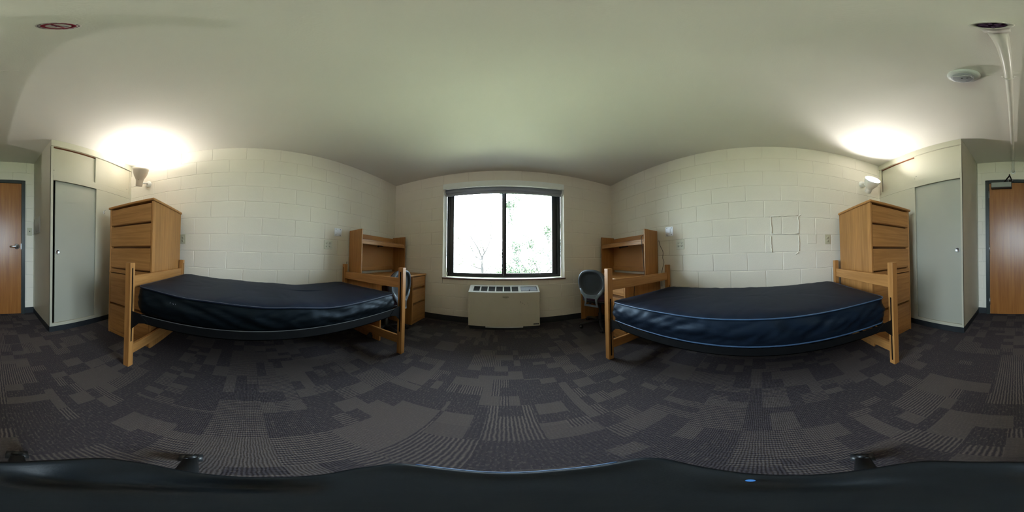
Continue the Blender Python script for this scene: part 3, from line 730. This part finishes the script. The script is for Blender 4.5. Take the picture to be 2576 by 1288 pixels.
# ------------------------------------------------------------------ task chairs
def task_chair(loc, heading, label, base_ang, tagged=False):
    t = thing('task_chair', loc, label, 'chair', 'task chairs at the desks', rz=heading)
    # five-star base
    hub = MB().lathe([(1e-4, .10), (.030, .10), (.036, .085), (.036, .055), (.028, .045), (1e-4, .045)], 24).build('hub', 'rubber', t)
    for k in range(5):
        a = base_ang-heading+2*PI*k/5; c, s = math.cos(a), math.sin(a)
        mb = MB()
        P_ = lambda q: (c*q, s*q)
        mb.tube([(*P_(.015), .085), (*P_(.10), .092), (*P_(.20), .082), (*P_(.265), .068), (*P_(.292), .060)], [.030, .028, .024, .020, .016], 12, flat=.55)
        mb.build('leg', 'rubber', t)
        cs = MB()
        ox, oy = P_(.285); nx, ny = -s, c
        cs.tube([(ox, oy, .070), (ox, oy, .045)], .008, 10)
        for e in (-1, 1):
            cs.tube([(ox+nx*e*.006, oy+ny*e*.006, .0265), (ox+nx*e*.024, oy+ny*e*.024, .0265)], [.026, .024], 20)
        cs.tube([(ox-c*.02, oy-s*.02, .035), (ox, oy, .056), (ox+c*.022, oy+s*.022, .034)], .014, 10)
        cs.build('caster', 'rubber', t)
    MB().lathe([(.026, .09), (.026, .20), (.018, .205), (.018, .36), (1e-4, .36)], 20).build('gas_column', 'rubber', t)
    MB().box(-.09, .09, -.07, .07, .355, .395).build('tilt_mechanism', 'rubber', t, bevel=.012)
    mb = MB(); mb.tube([(0, -.06, .37), (.02, -.20, .365)], .006, 8); mb.ball((.02, -.21, .365), .013, 8); mb.build('lever', 'rubber', t)
    # seat pan and cushion
    def pad(name, m, hx, hy, zs, cx=.02, p=3.2, dome=.0):
        mb = MB(); N = 48; rings = []
        for (ins, z) in zs:
            for j in range(N):
                a = 2*PI*j/N; ca, sa = math.cos(a), math.sin(a)
                rr = (abs(ca)**p+abs(sa)**p)**(-1/p)
                x = (hx-ins)*rr*ca; y = (hy-ins)*rr*sa*(1+.08*ca)
                zz = z - (.018*max(0, x/hx)**3 if z > .40 else 0)
                mb.v.append((cx+x, y, zz))
        K = len(zs)
        mb.f = [(i*N+j, i*N+(j+1) % N, (i+1)*N+(j+1) % N, (i+1)*N+j) for i in range(K-1) for j in range(N)]
        mb.f += [tuple(range(N))[::-1], tuple((K-1)*N+j for j in range(N))]; mb.sm = [True]*len(mb.f)
        return mb.build(name, m, t)
    pad('seat_pan', 'rubber', .225, .235, [(.05, .385), (.02, .395), (.002, .415), (.0, .425), (.02, .43)])
    pad('seat_cushion', 'plum', .225, .235, [(.02, .425), (.004, .432), (0, .445), (.004, .462), (.02, .476), (.06, .486), (.12, .488), (.18, .484)])
    # backrest shell: curved oval dish, hollow face turned to the rear
    bx = -.235; zc = .665; A_, Bz = .205, .185
    def bp(u, w_, off=0):   # u lateral, w_ vertical from centre
        return Vector((bx-.055*0+.10*(u*u)/.2 + off - .16*(w_-.0)*.35, u, zc+w_))
    N = 56
    def ring(k, off, p=2.5):
        out = []
        for j in range(N):
            a = 2*PI*j/N; ca, sa = math.cos(a), math.sin(a); rr = (abs(ca)**p+abs(sa)**p)**(-1/p)
            u = A_*k*rr*ca; w_ = Bz*k*rr*sa
            if sa < 0: u *= (1-.16*abs(sa))
            out.append(bp(u, w_, off))
        return out
    mb = MB()   # rim
    for k, off in ((.84, -.004), (.86, -.016), (.93, -.022), (1.0, -.016), (1.03, .0), (1.0, .014), (.95, .018)): mb.v += ring(k, off)
    mb.f = [(i*N+j, i*N+(j+1) % N, (i+1)*N+(j+1) % N, (i+1)*N+j) for i in range(6) for j in range(N)]; mb.sm = [True]*len(mb.f)
    back = mb.build('backrest', 'grey_shell', t)
    mb = MB()   # recessed inner dish
    for k, off in ((.86, -.006), (.80, .004), (.6, .008), (.35, .010), (.1, .010)): mb.v += ring(k, off)
    mb.f = [(i*N+j, i*N+(j+1) % N, (i+1)*N+(j+1) % N, (i+1)*N+j) for i in range(4) for j in range(N)]+[tuple(4*N+j for j in range(N))]; mb.sm = [True]*len(mb.f)
    mb.build('shell_dish', 'dark_shell', back)
    mb = MB()   # cushion on the sitter's side
    for k, off in ((.98, .012), (1.0, .022), (.97, .036), (.88, .046), (.6, .052), (.2, .054)): mb.v += ring(k, off)
    mb.f = [(i*N+j, i*N+(j+1) % N, (i+1)*N+(j+1) % N, (i+1)*N+j) for i in range(5) for j in range(N)]+[tuple(5*N+j for j in range(N))]; mb.sm = [True]*len(mb.f)
    mb.build('back_cushion', 'plum', back)
    # lyre-shaped support under the shell with a window through it
    mb = MB()
    def pl(u, z, off=-.022): 
        q = bp(u, z-zc, off); return q
    for e in (-1, 1):
        mb.tube([pl(e*.165, .60), pl(e*.135, .545), pl(e*.095, .505), pl(e*.078, .46), pl(e*.082, .41), pl(e*.095, .365), (bx+.12, e*.075, .368)], [.012, .022, .022, .016, .014, .015, .012], 10, flat=.45, upv=(1, 0, 0))
    def plate(poly):
        th = .010; n_ = len(poly); v = [pl(u, z, -.030) for u, z in poly]+[pl(u, z, -.020) for u, z in poly]
        mb.add(v, [tuple(range(n_)), tuple(range(n_, 2*n_))[::-1]]+[(i, (i+1) % n_, n_+(i+1) % n_, n_+i) for i in range(n_)])
    plate([(-.145, .56), (-.10, .535), (-.05, .522), (0, .518), (.05, .522), (.10, .535), (.145, .56), (.12, .50), (.09, .468), (.06, .474), (0, .476), (-.06, .474), (-.09, .468), (-.12, .50)])
    plate([(-.095, .385), (.095, .385), (.10, .36), (-.10, .36)])
    mb.build('back_bracket', 'bracket_plastic', t)
    if tagged:
        mb = MB(); mb.box(.10, .185, -.268, -.262, .40, .475); mb.build('white_label', 'tag', t)
    return t
task_chair((1.275, 1.935, 0), math.radians(28), 'plum and black task chair drawn back from the right desk', math.radians(170))
task_chair((-1.362, 1.56, 0), math.radians(181), 'plum task chair tucked under the left desk behind the bed end', math.radians(57))

# ------------------------------------------------------------------ heater under the window
t = thing('wall_heater', (-.001, 2.24, 0), 'beige fan heater cabinet standing under the window', 'heater'); o = t.location
y0, y1 = 2.129, YF-.008; ys = 2.281; zt_, zs = .623, .549; hx0, hx1 = -.472, .470
mb = MB(); mb.prism([(y0, .062), (y0, zs), (ys, zt_), (y1, zt_), (y1, .062)], hx0, hx1, 0)
mb.build('cabinet', 'heater', t, bevel=.005, off=o)
nrm = Vector((0, -(zt_-zs), ys-y0)).normalized()
def slope(fx, k, d=0):   # fx 0..1 across, k 0..1 up the slope
    return Vector((hx0+(hx1-hx0)*fx, y0+(ys-y0)*k, zs+(zt_-zs)*k))+nrm*d
def slab(name, m, fx0, fx1, k0, k1, d0, d1, par=t):
    mb = MB(); v = [slope(a, k, d_) for d_ in (d0, d1) for k in (k0, k1) for a in (fx0, fx1)]
    mb.add(v, [(0, 2, 3, 1), (4, 5, 7, 6), (0, 1, 5, 4), (2, 6, 7, 3), (0, 4, 6, 2), (1, 3, 7, 5)]); return mb.build(name, m, par, off=o)
tp = slab('top_panel', 'heater_top', .0, 1.0, .0, .16, 0, .006)
slab('top_panel', 'heater_top', .0, 1.0, .84, 1.0, 0, .006); slab('top_panel', 'heater_top', 0, .040, .16, .84, 0, .006); slab('top_panel', 'heater_top', .975, 1, .16, .84, 0, .006)
slab('grille_bed', 'grille', .040, .975, .16, .84, 0, .0012)
gr = [(.062, .152), (.170, .262), (.279, .371), (.388, .480), (.498, .590), (.608, .700)]
edges = [.040]+[v for p in gr for v in p]+[.738]
for i in range(0, len(edges), 2): slab('grille_bar', 'heater_top', edges[i], edges[i+1], .16, .84, .001, .005)
for a, b_ in gr:
    for k in range(7):
        kk = .19+.10*k; slab('grille_louvre', 'grille', a, b_, kk, kk+.03, .001, .004)
lid = slab('control_lid', 'lid', .742, .965, .22, .80, .002, .007); slab('lid_catch', 'slot', .85, .868, .24, .32, .007, .010, lid)
mb = MB(); mb.box(-.243, .248, y0+.006, y0+.03, .042, .064); mb.build('kick_strip', 'heater_top', t, bevel=.002, off=o)
mb = MB(); mb.box(hx0+.01, hx1-.01, y0+.03, y1, 0, .064); mb.build('plinth', 'vinyl', t, off=o)
mb = MB(); q = Matrix.Translation((.020, y0-.0005, .493)) @ Matrix.Rotation(PI/2, 4, 'X') @ Matrix.Diagonal((1, .38, 1, 1)); mb.lathe([(1e-4, .0012), (.038, .0012), (.042, 0)], 28, q); mb.build('worn_badge', 'heater_logo', t, off=o)
pl_ = MB().box(.382, .455, y0-.002, y0, .081, .100).build('maker_plate', 'slot', t, off=o)
mb = MB(); x = .387
for wd, hh in ((.008, .009), (.004, .006), (.009, .006), (.004, .009), (.008, .006), (.006, .006), (.009, .008)):
    mb.box(x, x+wd*.7, y0-.0026, y0-.002, .086, .086+hh*.7); x += wd+.0015
mb.build('plate_lettering', 'lid', pl_, off=o)
for x, z, l, a in ((.215, .425, .020, .12), (.219, .414, .016, .1), (.242, .405, .017, .25), (.247, .398, .008, .8), (.268, .383, .014, .6), (.309, .401, .020, .0), (.314, .392, .010, .9), (.318, .372, .003, 0), (.230, .350, .005, .5), (-.232, .497, .006, .7), (.430, .437, .004, .5), (.220, .245, .004, 0), (-.435, .245, .006, 0)):
    dx = math.sin(a)*l/2; dz = math.cos(a)*l/2; w_ = .0022
    MB().prism([(x-dx-w_, z+dz), (x-dx+w_, z+dz), (x+dx+w_*.4, z-dz), (x+dx-w_*.4, z-dz)], y0-.0006, y0-.0001, 1).build('paint_chip', 'scratch', t, off=o)

# ------------------------------------------------------------------ wall plates
def plate(name, x_side, y, z, w_, h_, m, label, cat, kind, group=None):
    X0 = XL if x_side < 0 else XR; s = 1 if x_side < 0 else -1
    t = thing(name, (X0, y, z), label, cat, group, rz=0 if s > 0 else PI)
    if kind == 'chrome':
        MB().box(0, .006, -w_/2, w_/2, -h_/2, h_/2).build('face_plate', m, t, bevel=.004)
        MB().box(.006, .012, -w_*.18, w_*.16, -h_*.20, h_*.30).build('inner_plate', 'mirror', t, bevel=.002)
        for a in (-1, 1):
            for b_ in (-1, 1): disc(MB(), (.006, a*w_*.30, b_*h_*.36), .005, 0, .003, 12).build('screw', 'slot', t)
        return t
    MB().box(0, .005, -w_/2, w_/2, -h_/2, h_/2).build('face_plate', m, t, bevel=.003)
    cols = {'duplex': (0,), 'quad': (-.024, .024), 'blank': ()}[kind]
    for c in cols:
        for zz in (-.020, .020):
            mb = MB(); q = Matrix.Translation((.004, c, zz)) @ Matrix.Rotation(PI/2, 4, 'Y') @ Matrix.Diagonal((.86, 1, 1, 1)); mb.lathe([(1e-4, .003), (.0155, .003), (.0168, .0)], 24, q)
            s_ = mb.build('socket', m, t)
            mb = MB(); mb.box(.0068, .0076, c-.0075, c-.0045, zz, zz+.009); mb.box(.0068, .0076, c+.0045, c+.0075, zz, zz+.009); mb.box(.0068, .0076, c-.003, c+.003, zz-.010, zz-.005)
            mb.build('socket_slots', 'slot', s_)
        disc(MB(), (.005, c, 0), .003, 0, .001, 10).build('screw', 'chrome', t)
    return t
plate('wall_outlet', -1, -.805, 1.158, .072, .118, 'ivory', 'ivory duplex outlet on the left wall beside the dresser', 'outlet', 'duplex')
plate('wall_outlet', -1, 1.003, 1.148, .122, .116, 'socket', 'cream four-socket outlet on the left wall near the hutch', 'outlet', 'quad')
plate('cable_plate', -1, 1.147, 1.328, .112, .108, 'mirror', 'shiny metal cable plate on the left wall above the four-socket outlet', 'wall plate', 'chrome')
plate('wall_outlet', 1, -.812, 1.160, .072, .118, 'ivory', 'ivory duplex outlet on the right wall beside the dresser', 'outlet', 'duplex')
plate('blank_plate', 1, -.607, 1.162, .110, .112, 'paint', 'blank wall plate painted over on the right block wall', 'wall plate', 'blank')
plate('cable_plate', 1, 1.137, 1.340, .118, .126, 'mirror', 'shiny metal cable plate on the right wall catching window light', 'wall plate', 'chrome')
plate('wall_outlet', 1, .980, 1.157, .114, .126, 'socket', 'cream four-socket outlet on the right wall near the hutch', 'outlet', 'quad')
t = thing('light_switch', (-.556, YB, 1.268), 'ivory toggle light switch on the wall beside the oak door', 'switch')
MB().box(-.036, .036, 0, .005, -.058, .058).build('face_plate', 'ivory', t, bevel=.003)
MB().box(-.005, .005, .005, .016, -.004, .011).build('toggle', 'slot', t, bevel=.002)

# ------------------------------------------------------------------ wall lamps
def wall_lamp(side, base, tipdir, mouth, label, r_m=.082, L_=.215, kf=1.27):
    X0 = base[0]; s = 1 if side < 0 else -1
    t = thing('wall_lamp', base, label, 'lamp', 'adjustable wall lamps'); o = t.location
    q = Matrix.Translation(base) @ Matrix.Rotation(PI/2*s, 4, 'Y')
    MB().lathe([(.050, 0), (.050, .012), (.044, .022), (.026, .026), (1e-4, .027)], 32, q).build('wall_base', 'lampwhite', t, off=o)
    ax = Vector(tipdir).normalized(); mth = Vector(mouth); foot = mth-ax*L_*kf; zq = L_/.215; SC = Matrix.Diagonal((kf, kf, kf*zq, 1)); L0 = .215
    kn = Vector(base)+Vector((s*.05, 0, 0))
    jt = foot+ax*.05
    mb = MB(); mb.tube([Vector(base)+Vector((s*.02, 0, 0)), kn, jt], [.013, .013, .010], 12); mb.ball(kn, .019, 10); mb.build('swivel_arm', 'lampwhite', t, off=o)
    rot = Vector((0, 0, 1)).rotation_difference(ax).to_matrix().to_4x4(); mt = Matrix.Translation(foot) @ rot @ SC
    prof = [(1e-4, 0), (.030, 0), (.036, .006), (.038, .05), (.040, .075), (.043, .080), (.050, .095), (.066, .125), (.077, .160), (.083, .195), (r_m+.002, L0)]
    inner = [(r_m, L0), (.080, .195), (.074, .160), (.063, .125), (.047, .095), (.036, .078), (1e-4, .076)]
    sh = MB().lathe(prof+inner, 40, mt).build('lamp_shade', 'shade' if side < 0 else 'lampwhite', t, off=o)
    for k in range(3):
        a = 2*PI*k/3+.4; disc_c = mt @ Vector((.040*math.cos(a), .040*math.sin(a), .078)); MB().ball(disc_c, .005, 6).build('shade_screw', 'bronze', sh, off=o)
    bl = MB(); bk = 1.0 if side < 0 else .42
    bl.lathe([(r_, .078+(z_-.078)*bk) for r_, z_ in ((1e-4, .175), (.018, .172), (.028, .158), (.031, .142), (.026, .122), (.016, .104), (.013, .080))], 24, mt); bl.build('bulb', 'bulb', t, off=o)
    ld = bpy.data.lights.new('lamp_light', 'POINT'); ld.energy = LAMP_W; ld.shadow_soft_size = .03; ld.color = (1.0, .98, .94)
    lo = bpy.data.objects.new('lamp_light', ld); C.collection.objects.link(lo); lo.parent = t
    lo.location = (mt @ Vector((0, 0, .182 if side < 0 else .126)))-o
    return t
wall_lamp(-1, (XL, -1.353, 2.010), (.24, .30, .90), (-1.655, -1.312, 2.176), 'wall lamp on the left wall with its shade turned upward, dark outside')
wall_lamp(1, (XR, -1.354, 2.002), (-.74, .17, .63), (1.600, -1.358, 1.996), 'wall lamp on the right wall with its glowing mouth turned to the room', r_m=.080, L_=.172)

# ------------------------------------------------------------------ ceiling fittings
t = thing('smoke_detector', (.232, -.752, H), 'round white smoke detector on the ceiling beside the pipe', 'smoke detector')
MB().lathe([(.077, 0), (.077, -.012), (.072, -.020), (.060, -.026), (1e-4, -.026)], 48).build('detector_base', 'detector', t)
fx = MB().lathe([(.054, -.025), (.052, -.036), (.046, -.040), (1e-4, -.041)], 48, Matrix.Translation((.008, -.006, 0))).build('detector_face', 'detector_grey', t)
mb = MB(); mb.tube([(.05, .028, -.040), (.02, .020, -.042), (-.012, .024, -.042), (-.034, .008, -.041), (-.036, -.014, -.040)], .0022, 8); mb.tube([(.046, -.026, -.039), (.022, -.034, -.041), (.004, -.040, -.039)], .0022, 8); mb.build('moulded_rib', 'detector', fx)
mb = MB(); mb.ball((.012, -.004, -.042), .005, 8, .6); mb.box(-.018, -.008, -.012, -.006, -.0435, -.040); mb.build('test_button', 'slot', fx)
t = thing('sprinkler_pipe', (.03, -1.27, H), 'painted sprinkler pipe running along the ceiling to above the oak door', 'pipe'); o = t.location
ZP = H-.036
MB().tube([(.030, -.275, ZP), (.030, -.40, ZP), (.031, -.80, ZP), (.038, -1.6, ZP), (.043, -2.27, ZP), (.043, -2.305, ZP-.006), (.043, -2.328, ZP-.03), (.043, -2.333, ZP-.08), (.043, -2.338, ZP-.13), (.043, -2.352, ZP-.155), (.043, -2.375, ZP-.166), (.043, YB, ZP-.167)], .0195, 20).build('pipe_run', 'pipe', t, off=o)
for y in (-.800, -2.25):
    mb = MB(); mb.tube([(.066+(.005 if y < -1 else 0), y, H-.004), (.056, y, H-.006), (.056, y, ZP), (.047, y, ZP-.018), (.033, y, ZP-.0235), (.018, y, ZP-.018), (.008, y, ZP), (.008, y, H-.006), (-.004, y, H-.004)], .006, 8, flat=.35) 
    mb.build('pipe_strap', 'pipe', t, off=o)
for y, r_ in ((-2.262, .024), (-.31, .024)):
    MB().tube([(.043 if y < -1 else .03, y-.018, ZP), (.043 if y < -1 else .03, y+.018, ZP)], r_, 20).build('coupling', 'pipe', t, off=o)
mb = MB(); q = Matrix.Translation((.043, YB, ZP-.167)) @ Matrix.Rotation(-PI/2, 4, 'X'); mb.lathe([(.024, .004), (.028, .008), (.036, .006), (.038, 0)], 32, q); mb.build('escutcheon', 'mirror', t, off=o)
mb = MB(); q = Matrix.Translation((.030, -.262, ZP))
mb.lathe([(.018, .034), (.028, .010), (.030, -.020), (.032, -.030), (.029, -.032), (.022, -.028), (.021, -.012), (1e-4, -.010)], 32, q); sp = mb.build('sprinkler_cup', 'pipe', t, off=o)
mb = MB(); q = Matrix.Translation((.030, -.262, ZP)); mb.lathe([(.0205, -.0275), (.016, -.024), (1e-4, -.022)], 24, q)
for k in range(8):
    a = 2*PI*k/8; mb.tube([(.030+.006*math.cos(a), -.262+.006*math.sin(a), ZP-.030), (.030+.020*math.cos(a), -.262+.020*math.sin(a), ZP-.031)], .003, 6)
mb.build('sprinkler_head', 'purple', sp, off=o)
# do-not-hang sticker
t = thing('warning_sticker', (-.098, -.264, H), 'round red prohibition sticker on the ceiling beside the sprinkler', 'sticker')
MB().lathe([(1e-4, -.0006), (.034, -.0006), (.0345, 0)], 40).build('sticker_disc', 'sticker', t)
MB().lathe([(.0195, -.0008), (.020, -.0013), (.0265, -.0013), (.027, -.0008)], 40).build('red_ring', 'red', t)
mb = MB(); a = math.radians(38); mb.tube([(-.021*math.cos(a), -.021*math.sin(a), -.001), (.021*math.cos(a), .021*math.sin(a), -.001)], .0028, 6, flat=.2, upv=(0, 0, 1)); mb.build('slash', 'red', t)
mb = MB()
for p, q, r_ in (((-.015, .004), (.0, -.005), .0012), ((.0, -.005), (.014, .006), .0012), ((-.015, .004), (.014, .006), .0012), ((0, -.005), (.001, -.011), .0015), ((.001, -.011), (.006, -.013), .001)):
    mb.tube([(p[0], p[1], -.0011), (q[0], q[1], -.0011)], r_, 6, flat=.3, upv=(0, 0, 1))
mb.build('hanger_symbol', 'purple', t)
mb = MB()
for k in range(15):
    if k in (4, 11): continue
    a0 = 2*PI*k/15; mb.tube([(.0305*math.cos(a0+d_), .0305*math.sin(a0+d_), -.0010) for d_ in (0, .10, .2, .28)], .0010, 5, flat=.3, upv=(0, 0, 1))
mb.build('edge_lettering', 'purple', t)

# ------------------------------------------------------------------ the rolling stool below the camera
t = thing('rolling_stool', (0, 0, 0), 'black rolling stool seen from straight above in the middle of the floor', 'stool')
OUT = [(-.008, -.178), (-.071, -.173), (-.130, -.151), (-.150, -.110), (-.153, -.076), (-.144, -.027), (-.134, .027), (-.131, .079), (-.135, .127), (-.117, .173), (-.069, .181), (.001, .174), (.054, .177), (.1, .175), (.155, .168), (.176, .150), (.179, .12), (.165, .064), (.151, .023), (.141, -.026), (.137, -.07), (.127, -.123), (.1, -.159), (.029, -.178)]
def catmull(P, k=4):
    out = []; n_ = len(P)
    for i in range(n_):
        p0, p1, p2, p3 = [Vector((*P[(i+j) % n_], 0)) for j in (-1, 0, 1, 2)]
        for s_ in range(k):
            t_ = s_/k; out.append(.5*((2*p1)+(-p0+p2)*t_+(2*p0-5*p1+4*p2-p3)*t_*t_+(-p0+3*p1-3*p2+p3)*t_**3))
    return out
OC = catmull(OUT); N = len(OC)
mb = MB()
prof = [(.80, .300), (.93, .306), (.985, .318), (1.0, .338), (.995, .352), (.97, .360), (.93, .3605), (.88, .357)]
for i in range(10): prof.append((.80-.085*i, .354-.004*i/9))
for k, z in prof:
    for p in OC:
        x, y = p.x*k, p.y*k; ang = math.atan2(x, y); rad = math.hypot(x, y)
        dz = 0
        if z > .345 and k < .9:      # moulded seat contours: a crescent dip on the left rear and a hollow
            da = (ang-math.radians(-115)+PI) % (2*PI)-PI
            e = max(0, 1-abs(da)/math.radians(62)); dz -= .030*math.exp(-((rad-.098)/.018)**2)*min(1, e*2.2)
            e = math.exp(-(((ang-math.radians(-160)+PI) % (2*PI)-PI)/.28)**2-((rad-.125)/.022)**2); dz -= .028*e
            e = math.exp(-(((ang-math.radians(98)+PI) % (2*PI)-PI)/.5)**2-((rad-.10)/.016)**2); dz -= .022*e
        mb.v.append((x, y, z+dz))
K = len(prof)
mb.f = [(i*N+j, i*N+(j+1) % N, (i+1)*N+(j+1) % N, (i+1)*N+j) for i in range(K-1) for j in range(N)]+[tuple(range(N))[::-1], tuple((K-1)*N+j for j in range(N))]; mb.sm = [True]*len(mb.f)
M_['stool'] = mat('stool_plastic', (.006, .009, .012), .5, var=.12, vscale=30, bump=.15, bscale=300, spec=.22)
st = mb.build('seat', 'stool', t)
# blue bead paints the window reflection onto the front rim
mb = MB(); mb.tube([(p.x*.985, p.y*.985, .3565) for p in OC if p.y > .135 and -.10 < p.x < .14], .0035, 8); mb.build('rim_bead', 'blue_piping', st)
q = Vector((.150*.82, .023, .357)); disc(MB(), (.122, .026, .355), .004, 2, .003, 12).build('indicator_light', 'led', st)  # small emissive blue disc on the seat
MB().lathe([(1e-4, .09), (.025, .09), (.025, .19), (.017, .195), (.017, .305), (1e-4, .305)], 20).build('gas_column', 'rubber', t)
MB().lathe([(1e-4, .095), (.032, .095), (.036, .08), (.034, .05), (1e-4, .045)], 24).build('hub', 'rubber', t)
for a in (-171, -105.5, -33, 47, 121.5):
    a = math.radians(a); s_, c_ = math.sin(a), math.cos(a); r_ = .315
    if abs(math.degrees(a)+33) < 2 or abs(math.degrees(a)-47) < 2: r_ = .215
    MB().tube([(s_*.015, c_*.015, .078), (s_*r_*.5, c_*r_*.5, .076), (s_*(r_-.02), c_*(r_-.02), .060)], [.026, .022, .015], 12, flat=.55).build('leg', 'rubber', t)
    cs = MB(); nx, ny = c_, -s_; ox, oy = s_*r_, c_*r_
    for e in (-1, 1): cs.tube([(ox+nx*e*.005, oy+ny*e*.005, .0255), (ox+nx*e*.024, oy+ny*e*.024, .0255)], [.025, .022], 18)
    cs.tube([(ox, oy, .030), (ox, oy, .056)], .012, 10); cs.build('caster', 'rubber', t)

# ------------------------------------------------------------------ outside: lawn and trees
struct(box(-60, 60, YF+T+.4, 90, -3.3, -3.2).build('ground', 'lawn'))
def tree(label, base, limbs, seed, leafmat, nleaf, leafr, lsz, twigs=3, lev=2, trunk=None):
    """LIMBS are polylines of (x, y, z, radius) in the place; each sprouts twigs that carry the leaves"""
    rnd = random.Random(seed); t = thing('tree', base, label, 'tree'); o = Vector(base)
    tr = MB(); tips = []
    def grow(p, d, r, l, lv):
        pts = [p]; q = p.copy(); dd = d.copy()
        for i in range(5):
            dd = (dd+Vector((rnd.uniform(-.22, .22), rnd.uniform(-.22, .22), rnd.uniform(-.10, .16)))).normalized(); q = q+dd*l/5; pts.append(q.copy()); tips.append(q.copy())
        tr.tube(pts, [max(.0035, r*(1-.14*i)) for i in range(6)], 6)
        if lv > 0:
            for k in range(twigs):
                a = rnd.uniform(0, 2*PI); u = dd.orthogonal().normalized(); w_ = dd.cross(u)
                grow(pts[rnd.choice((2, 3, 4, 5))], (dd+(u*math.cos(a)+w_*math.sin(a))*rnd.uniform(.5, 1.0)).normalized(), r*.6, l*rnd.uniform(.55, .85), lv-1)
    for lb in limbs:
        pts = [Vector(p[:3]) for p in lb]; rr = [p[3] for p in lb]; tr.tube(pts, rr, 8)
        if lb[-1][3] < .05:
            for i in range(1, len(pts)):
                d = (pts[i]-pts[i-1]); L_ = d.length
                for k in range(2):
                    a = rnd.uniform(0, 2*PI); u = d.normalized().orthogonal(); w_ = d.normalized().cross(u)
                    grow(pts[i-1]+d*rnd.uniform(.3, 1), (d.normalized()+(u*math.cos(a)+w_*math.sin(a))*.8).normalized(), rr[i]*.6, max(.25, L_*.6), lev-1)
            grow(pts[-1], (pts[-1]-pts[-2]).normalized(), rr[-1]*.8, .45, lev-1)
    tr.build('branches', 'bark', t, off=o)
    lf = MB()
    for i in range(nleaf):
        c = rnd.choice(tips)+Vector([rnd.gauss(0, leafr) for _ in range(3)])
        a = Vector([rnd.uniform(-1, 1) for _ in range(3)]).normalized(); b_ = a.orthogonal().normalized(); n_ = a.cross(b_); s = lsz*rnd.uniform(.5, 1.3)
        lf.add([c-a*s, c-a*s*.2+b_*s*.38+n_*s*.12, c+a*s, c-a*s*.2-b_*s*.38+n_*s*.12], [(0, 1, 2), (0, 2, 3)])
    fo = lf.build('foliage', leafmat, t, off=o); fo['kind'] = 'stuff'
    return t
tree('sparse tree with bare forking branches seen through the left window pane', (-.95, 7.05, -3.2), [
    [(-.95, 7.05, -3.2, .12), (-.93, 7.0, -1.0, .09), (-.95, 7.0, .55, .06), (-.96, 7.0, 1.15, .05)],
    [(-.96, 7.0, 1.10, .028), (-1.16, 6.95, 1.55, .024), (-1.50, 6.9, 2.10, .018), (-1.86, 6.9, 2.48, .010)],
    [(-.95, 7.0, 1.15, .026), (-.78, 7.05, 1.45, .022), (-.58, 7.1, 1.95, .016), (-.42, 7.1, 2.6, .009)],
    [(-.86, 7.0, 1.32, .020), (-1.02, 7.05, 1.85, .014), (-1.30, 7.1, 2.35, .009), (-1.42, 7.1, 2.9, .006)],
    [(-1.00, 7.0, .62, .024), (-1.35, 6.95, .74, .018), (-1.78, 6.9, .95, .010)],
    [(-.97, 7.0, 1.0, .020), (-1.35, 6.9, 1.20, .014), (-1.75, 6.9, 1.24, .010), (-2.25, 6.9, 1.20, .006)],
    [(-1.3, 6.9, 1.2, .016), (-1.38, 6.9, 1.5, .012), (-1.56, 6.9, 1.75, .007)],
    [(-1.6, 6.9, 1.45, .014), (-1.85, 6.9, 1.72, .009), (-2.05, 6.9, 1.88, .006)],
    [(-.92, 7.0, .35, .018), (-.6, 7.05, .75, .013), (-.30, 7.1, 1.15, .009), (-.05, 7.1, 1.3, .006)]], 5, 'leaf', 2200, .08, .042, lev=2)
tree('leafy green tree filling the lower half of the right window pane', (1.3, 6.4, -3.2), [
    [(1.3, 6.4, -3.2, .11), (1.3, 6.4, -1.5, .09), (1.25, 6.4, -.2, .06)],
    [(1.25, 6.4, -.2, .030), (.95, 6.3, .35, .022), (.70, 6.2, .85, .014), (.45, 6.2, 1.25, .008)],
    [(1.25, 6.4, -.2, .030), (1.35, 6.4, .5, .022), (1.2, 6.4, 1.05, .014), (1.1, 6.4, 1.5, .008)],
    [(1.30, 6.4, -.1, .030), (1.6, 6.4, .4, .022), (1.95, 6.4, .75, .014), (2.2, 6.5, 1.25, .008)],
    [(1.4, 6.4, .3, .022), (.9, 6.3, .55, .016), (.5, 6.2, .55, .010), (.2, 6.2, .5, .006)],
    [(1.9, 6.4, .8, .018), (1.7, 6.4, 1.3, .012), (1.75, 6.4, 1.9, .008)],
    [(1.5, 6.4, 1.95, .010), (1.75, 6.4, 2.15, .012), (2.05, 6.4, 2.35, .010), (2.3, 6.4, 2.5, .016)]], 12, 'leaf2', 6500, .11, .055, lev=2)
tree('tall tree whose drooping leafy tip hangs at the top beside the window mullion', (3.9, 8.5, -3.2), [
    [(3.9, 8.5, -3.2, .20), (3.8, 8.5, 1.0, .16), (3.5, 8.3, 4.8, .12)],
    [(3.5, 8.3, 4.8, .06), (2.2, 7.4, 5.6, .045), (.9, 6.2, 5.0, .03), (.30, 5.6, 3.9, .014), (.20, 5.6, 3.3, .008), (.18, 5.6, 2.95, .004)]], 31, 'leaf2', 1700, .07, .055, lev=2)
